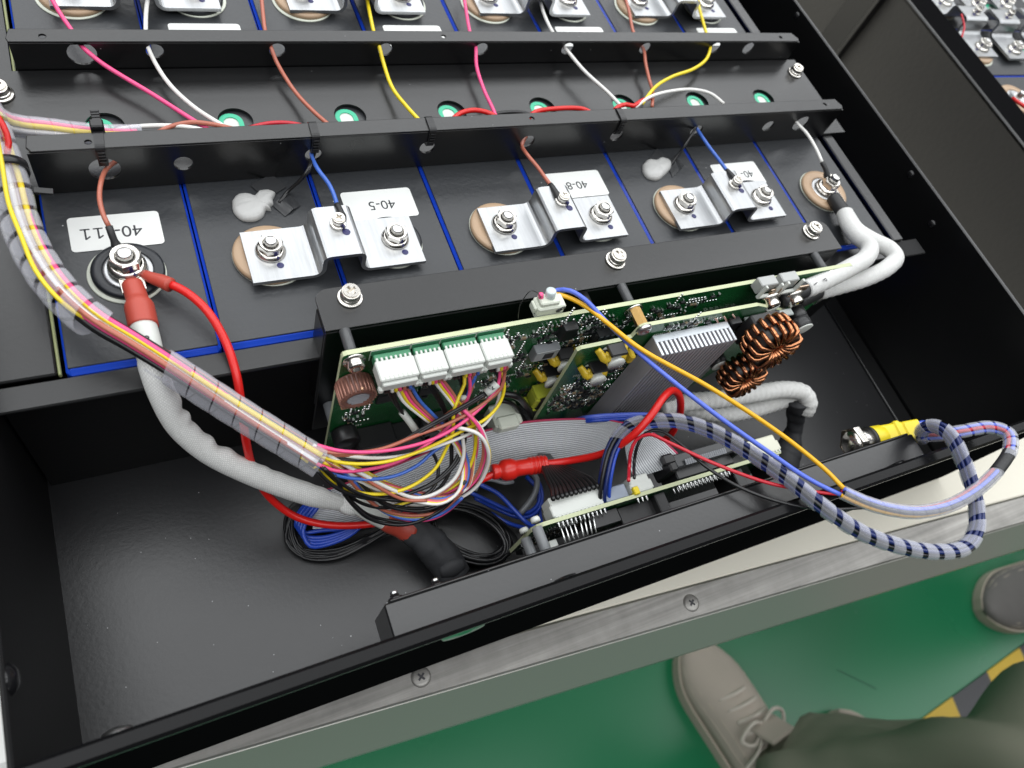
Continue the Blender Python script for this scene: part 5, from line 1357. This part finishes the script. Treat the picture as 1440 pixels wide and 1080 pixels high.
for k in range(4): obj('wire', MB().tube(path([P(1020+k*5,642-k*2,y=-118),(1016+k*3,630-k,-34),(1013+k*2,618,-36),(1010,606,-42)], 3), 1.2, 6), wm('lilac'), nv)
hw = tag(obj('black_cable', MB().tube(path([(700,553,None,-42),(722,556,None,-46),(741,572,None,-47),(755,598,None,-47),(768,640,None,-46)], 3), 2.2, 8).tube(path([(698,562,None,-42),(716,566,None,-45),(732,582,None,-46),(744,606,None,-46),(750,640,None,-45)], 3), 1.6, 8), wm('black')), 'dark cable curving below the main board behind the ribbon', 'cable')
# ---------------------------------------------------------------- work table under the box
TZ = -129.5
tb = thing('work_table', (300, -150, TZ), 'work table with a pale top and a grey metal edge rail held by cross-head screws', 'table')
e0, e1 = V(-700,0,0), V(1500,0,0)
def ln(x, a=(99.3,-161.8), b=(723.5,-212.3)): 
    f = (x-a[0])/(b[0]-a[0]); return a[1]+(b[1]-a[1])*f
dirx = V(723.5-99.3, -212.3+161.8, 0).normalized(); diry = V(-dirx.y, dirx.x, 0)
base = V(99.3, -161.8, 0)
felt = mat('pale felt table top', (0.66, 0.63, 0.54), 0.8, bump=0.3, bscale=120, var=0.05, vscale=8)
obj('table_top', MB().box(base+dirx*500+diry*700+V(0,0,TZ-9), (3000, 1400, 18), 1.0, fr=(dirx, diry, Z_)), felt, tb)
railm = mat('brushed grey metal rail', (0.30, 0.29, 0.272), 0.42, 0.6, bump=0.15, bscale=30, var=0.22, vscale=4, rvar=0.10)
brushed(railm, (6, 320, 60), 0.35, -0.08); brushed(railm, (38, 26, 26), 0.22)
rl = obj('edge_rail', MB().box(base+dirx*500+diry*-11.5+V(0,0,TZ-5.0), (3000, 22, 5), 1.0, fr=(dirx, diry, Z_)), railm, tb)
sn = (diry*-0.42+Z_*-0.9).normalized()
obj('rail_front', MB().box(base+dirx*500+diry*(-22.2-9.5)+V(0,0,TZ-8-20), (3000, 46, 2.2), 0.5, fr=(dirx, sn, dirx.cross(sn))), mat('satin steel front', (0.30,0.295,0.27), 0.30, 0.35, rvar=0.06, vscale=4, bump=0.1, bscale=3), tb)
obj('rail_skirt', MB().box(base+dirx*500+diry*-40.5+V(0,0,TZ-88), (3000, 2.2, 80), 0.5, fr=(dirx, diry, Z_)), MATS['satin steel front'], tb)
for px, py in ((592, 952), (972, 848)):
    c = P(px, py, z=TZ-2.5)
    o = obj('screw', MB().lathe(c, [(6.4,-0.2),(6.2,0.5),(4.6,1.2),(0,1.4)], 24), railm, tb)
    mb = MB().box(c+V(0,0,1.15), (5.2, 1.3, 0.9), 0.1, fr=(V(0.8,0.6,0),V(-0.6,0.8,0),Z_)).box(c+V(0,0,1.15), (1.3, 5.2, 0.92), 0.1, fr=(V(0.8,0.6,0),V(-0.6,0.8,0),Z_))
    obj('cross_slot', mb, ink_m, o)
for x in (-500, 1400):
    obj('table_leg', MB().box(base+dirx*x+diry*60+V(0,0,(TZ-20-1265)/2), (70, 70, 1265+TZ-22), 3, fr=(dirx, diry, Z_)), railm, tb)
foam = tag(obj('foam_block', MB().box((-80, -120, TZ+9), (60, 60, 14), 3), mat('white foam', (0.7,0.7,0.68), 0.9, bump=0.5, bscale=60)), 'white foam scrap on the table left of the box corner', 'foam')

# ---------------------------------------------------------------- neighbouring battery box, upper right
n0, n1 = P(1277, 0, z=17), P(1440, 205, z=17)
nd = (n1-n0); nd.z = 0; nd.normalize(); nx = V(-nd.y, nd.x, 0)
if nx.x < 0: nx = -nx
nb_o = n0*1.0; nb_o.z = -126
nb = thing('neighbour_enclosure', nb_o, 'second black battery box beyond the right wall, standing at an angle', 'enclosure')
mid = n0+nd*-40
dull = mat('textured black paint', (0.040, 0.038, 0.035), 0.55, bump=0.6, bscale=200, spec=0.6)
obj('side_wall', MB().box(V(mid.x, mid.y, -55)+nx*1.2, (900, 2.4, 142), 0.6, fr=(nd, nx, Z_)), dull, nb)
obj('rim', MB().box(V(mid.x, mid.y, 15)+nx*2, (900, 4, 4), 0.8, fr=(nd, nx, Z_)), powder, nb)
obj('inner_ledge', MB().box(V(mid.x, mid.y, 13)+nx*24, (900, 42, 3), 0.8, fr=(nd, nx, Z_)), outer_black, nb)
obj('floor_panel', MB().box(V(mid.x, mid.y, -122)+nx*220, (900, 430, 4), 0.5, fr=(nd, nx, Z_)), powder, nb)
g0 = P(1225, 40, z=-50)
vb = (g0-n0); s0 = vb.dot(nd)
gp = n0+nd*s0
obj('corner_post', MB().box(V(gp.x, gp.y, -55)-nx*3.0, (34, 6, 138), 0.8, fr=(nd, nx, Z_)), gloss_black, nb)
obj('post_edge', MB().box(V(gp.x, gp.y, -55)-nx*4.5+nd*19.5, (5, 9, 138), 0.8, fr=(nd, nx, Z_)), powder, nb)
ang = math.atan2(nd.y, nd.x)
def place_cell(s_, w_, lab):
    c = n0+nd*s_+nx*w_
    o = dup(cells[1], None, (c.x, c.y, 0), ang+math.pi); o['label'] = lab; o['group'] = 'battery cells in the second box'
    return o
for s_, lab in ((-88, 'cell at the far end of the second box, upper right corner'), (-16, 'second cell of the neighbouring box from the far end'), (56, 'third cell of the neighbouring box, below the blue seam'), (128, 'nearest cell of the neighbouring box, beside the short red cable')):
    place_cell(s_, 24+162, lab)
bus0 = [o for o in bpy.data.objects if o.name.startswith('busbar') and o.parent is None][0]
for s_, w_, lab in ((21, 79, 'silver busbar of the second box beside its rim'), (24, 131, 'silver busbar of the second box, second from its rim'), (20, 186, 'silver busbar of the second box at the right edge of the picture'), (-124, 80, 'silver busbar of the second box behind the one by the rim')):
    c = n0+nd*s_+nx*w_
    o = dup(bus0, None, (c.x, c.y, 4.4), ang); o['label'] = lab; o['group'] = 'busbars in the second box'
for k, (c, sp_, lab) in enumerate((('thinred', [(1352,20,22),(1356,38,18),(1352,58,12),(1360,75,8)], 'thin red wire on the second box by its rim'), ('red', [(1424,138,10),(1432,144,12),(1441,150,13),(1455,158,13)], 'short red cable at the right edge beside the second box'))):
    wire_thing('neighbour_wire', lab, 'wire', sp_, c, 1.0 if k == 0 else 1.8)

# ---------------------------------------------------------------- hazard tape on the floor
FZ = -1265.0
hz_ = thing('hazard_tape', P(1420, 920, z=FZ), 'yellow and black striped floor tape at the lower right edge', 'floor tape')
a, b = P(1384, 946, z=FZ), P(1440, 905, z=FZ); dx_ = (b-a).normalized(); dy_ = V(-dx_.y, dx_.x, 0)
yt, bt = mat('yellow floor tape', (0.55,0.36,0.02), 0.45, var=0.1, vscale=3), mat('black floor tape', (0.03,0.03,0.035), 0.4)
for k in range(-3, 6):
    c = a+dx_*(40+k*150)
    obj('stripe', MB().prism([(-75,-75),(75,-75),(115,75),(-35,75)], c+V(0,0,3)-dy_*75, dx_, dy_, Z_, 2.5), yt if k % 2 == 0 else bt, hz_)

# ---------------------------------------------------------------- people: shoes and trouser legs
suede = mat('taupe suede', (0.44, 0.375, 0.325), 0.9, bump=0.6, bscale=20, var=0.22, vscale=4)
sole_m = mat('pale rubber sole', (0.46, 0.40, 0.33), 0.6)
greyshoe = mat('grey canvas shoe', (0.15, 0.14, 0.135), 0.85, bump=0.5, bscale=14, var=0.35, vscale=3)
trous = mat('olive grey cotton trousers', (0.27, 0.255, 0.20), 0.85, bump=0.5, bscale=12, var=0.18, vscale=2.2)
skinm = mat('sock knit', (0.25,0.24,0.22), 0.9)
lace_m = mat('beige lace', (0.62,0.55,0.49), 0.8)
def shoe(parent, toe, heel, wd, upper, name='shoe'):
    """shoe from toe to heel on the floor: rounded sole, swelling upper, tongue and laces"""
    d = (heel-toe); L = d.length; d.normalize(); sdv = V(-d.y, d.x, 0)
    def sec(f):   # half width along the length
        return wd*0.5*(math.sin(min(1, f/0.30)*math.pi/2)**0.62)*(1-0.24*max(0, (f-0.35)/0.65))*(1 if f < 0.93 else math.sqrt(max(0.02, 1-((f-0.93)/0.075)**2)))
    N = 26; M_ = 18; sm = MB(); vs = []; fs = []
    F = [0.004+0.992*i/(N-1) for i in range(N)]
    for f in F:
        w_ = sec(f)
        h = 46+ (78*math.sin(min(1, f/0.62)*math.pi/2)**1.5) + 12*max(0, f-0.62)
        for k in range(M_):
            a = math.pi*k/(M_-1)
            cr = 0.9 if f > 0.35 else 1.0
            x = w_*math.cos(a)*(1-0.30*math.sin(a)**2*min(1, f*1.5)); z = 26+(h-26)*(math.sin(a)**0.72)
            wr = 2.2*math.sin(f*60+3*a)*(1 if 0.2 < f < 0.5 else 0.3)
            vs.append(toe+d*(L*f)+sdv*x+V(0,0,z+wr))
    for i in range(N-1):
        for k in range(M_-1): fs.append([i*M_+k, i*M_+k+1, (i+1)*M_+k+1, (i+1)*M_+k])
    fs.append(list(range(M_))); fs.append([(N-1)*M_+k for k in range(M_)])
    for i in range(N-1): fs.append([i*M_, (i+1)*M_, (i+1)*M_+M_-1, i*M_+M_-1])
    o = obj(name, MB().add(vs, fs), upper, parent)
    ol = [(toe+d*(L*f)+sdv*(sec(f)+5)) for f in F]+[(toe+d*(L*f)-sdv*(sec(f)+5)) for f in F[::-1]]
    n = len(ol); obj('sole', MB().add([v+V(0,0,0.5) for v in ol]+[v+V(0,0,30) for v in ol], [list(range(n))[::-1], list(range(n, 2*n))]+[[k, (k+1)%n, n+(k+1)%n, n+k] for k in range(n)], 0, False), sole_m, o)
    mb = MB()
    for j in range(5):
        f = 0.36+0.07*j; hh = 46+78*math.sin(min(1, f/0.62)*math.pi/2)**1.5
        w_ = sec(f)*0.55
        mb.tube(curve([toe+d*(L*f)+sdv*-w_+V(0,0,hh-16), toe+d*(L*(f+0.01))+V(0,0,hh+6), toe+d*(L*(f+0.02))+sdv*w_+V(0,0,hh-16)], 8), 4.2, 7)
    for sg in (-1, 1):
        c0 = toe+d*(L*0.56)+V(0,0,128)
        mb.tube(curve([c0, c0+sdv*(30*sg)+d*-14+V(0,0,16), c0+sdv*(62*sg)+d*6+V(0,0,-6), c0+sdv*(44*sg)+d*24+V(0,0,-2), c0+V(0,0,2)], 6), 4.0, 7)
        mb.tube(curve([c0, c0+sdv*(40*sg)+d*34+V(0,0,4), c0+sdv*(72*sg)+d*58+V(0,0,-34)], 6), 3.6, 7)
    obj('lace', mb, lace_m, o)
    sm_ = MB()
    for g in (0.93, 0.80):
        sm_.tube([toe+d*(L*f)+sdv*(sec(f)*g*(-1 if q_ else 1))+V(0,0,(26+(46+78*math.sin(min(1, f/0.62)*math.pi/2)**1.5-26)*(0.42 if g > 0.9 else 0.62))) for q_ in (0, 1) for f in ([0.12+0.05*k for k in range(16)] if not q_ else [0.87-0.05*k for k in range(16)])], 1.6, 5)
    obj('seam', sm_, sole_m, o)
    obj('tongue', MB().box(toe+d*(L*0.60)+V(0,0,150), (60, wd*0.45, 10), 4, fr=(V(d.x*0.6,d.y*0.6,0.8).normalized(), sdv, V(-d.x*0.8,-d.y*0.8,0.6).normalized())), upper, o)
    return o
def leg_mb(mb, ank, knee, hip, ra, rk, rh, ph=0.0):
    """a trouser leg: loose hem, creases, wider towards the thigh"""
    pts = curve([ank, ank.lerp(knee, 0.5)+V(12,6,0), knee, knee.lerp(hip, 0.5), hip], 22)
    def rad(f, a, d):
        r = ra+(rk-ra)*(f/0.5)**1.3 if f < 0.5 else rk+(rh-rk)*(f-0.5)/0.5
        fold = 9*math.sin(5*a+0.004*d+ph)+7*math.sin(3*a-0.011*d+1.3+ph)+5*math.sin(9*a+0.006*d)+5*math.sin(d*0.016+2.2*math.sin(2*a+ph))*math.exp(-f*3)+4*math.sin(d*0.05+2*a)*math.exp(-f*9)
        bul = 46*math.exp(-((f-0.46)/0.10)**2)*max(0, math.cos(a-0.6))+16*math.sin(2*a+d*0.008+ph)*math.exp(-((f-0.4)/0.3)**2)
        fold += (14*math.sin(4*a+0.010*d+ph)+12*math.sin(7*a-0.013*d))*min(1, max(0, (f-0.22)*5))
        fold += -26*abs(math.sin(1.5*a+0.0045*d+0.8*math.sin(d*0.006)+ph))*min(1, max(0, (f-0.2)*4))+10
        return r+1.5*fold*(1.0 if f > 0.03 else 0.4)+bul
    return mb.tube(pts, rad, 34)
def person(at, label, feet, hips, upper, tm):
    t = thing('person', at, label, 'person')
    mb = MB()
    for i, (toe, heel, wd) in enumerate(feet):
        ank = heel.lerp(toe, 0.20)+V(0,-34,118); hip = hips[i]+V(0,-150,0); knee = ank.lerp(hip, 0.5)+V(-25, 20, 0)
        leg_mb(mb, ank, knee, hip, 80, 122, 128, i*1.7)
    top = (hips[0]+hips[1])/2
    mb.tube(curve([top+V(0,0,-60), top+V(0,0,0), top+V(0,0,60), top+V(0,0,120)], 30), lambda f, a, d: 190+12*math.sin(3*a)-20*f, 34)
    obj('trousers', mb, tm, t)
    for toe, heel, wd in feet: shoe(t, toe, heel, wd, upper)
    return t
f1t, f1h = P(966, 898, z=FZ+30), P(1098, 1128, z=FZ+30)
f1t.z = FZ; f1h.z = FZ
f2t = P(1172, 1000, z=FZ+20); f2t.z = FZ; f2h = f2t+(f1h-f1t)*1.0
person((f1h.x, f1h.y, FZ), 'person standing at the table in olive grey trousers and taupe suede shoes', [(f1t, f1h, 150), (f2t, f2h, 150)], [f1h+V(20, 40, 1330), f2h+V(40, 60, 1330)], suede, trous)
g1t = P(1384, 862, z=FZ+30); g1t.z = FZ; g1h = P(1520, 800, z=FZ+30); g1h.z = FZ
g2t = g1t+V(260, 230, 0); g2h = g1h+V(260, 230, 0)
person((g1h.x, g1h.y, FZ), 'second person at the right edge, only a rounded grey shoe tip in view', [(g1t, g1h, 160), (g2t, g2h, 160)], [g1h+V(60,0,1330), g2h+V(60,0,1330)], greyshoe, trous)
# ---------------------------------------------------------------- room: table, floor
fl = obj('floor', MB().box((900, 0, -1270), (14000, 14000, 10)), specks(mat('green epoxy floor', (0.008, 0.165, 0.066), 0.30, bump=0.2, bscale=9, var=0.22, vscale=0.9, rvar=0.12), 0.02, 60, (0.2,0.3,0.25), 0.02), kind='structure')

gn = MATS['green epoxy floor']; specks(gn, 0.045, 22, (0.16, 0.24, 0.19), 0.25)
stm = mat('scuffed floor patch', (0.02,0.16,0.08), 0.5)
for k, (x, y_, a, L_) in enumerate(((1205, 955, -0.75, 110),)):
    c = P(x, y_, z=FZ); u = V(math.cos(a), math.sin(a), 0)
    tag(obj('floor_scuff', MB().box(c+V(0,0,0.6), (L_, 3.0, 1.0), 0, fr=(u, V(-u.y, u.x, 0), Z_)), mat('dark scuff mark', (0.01,0.12,0.06), 0.5)), kind='structure')
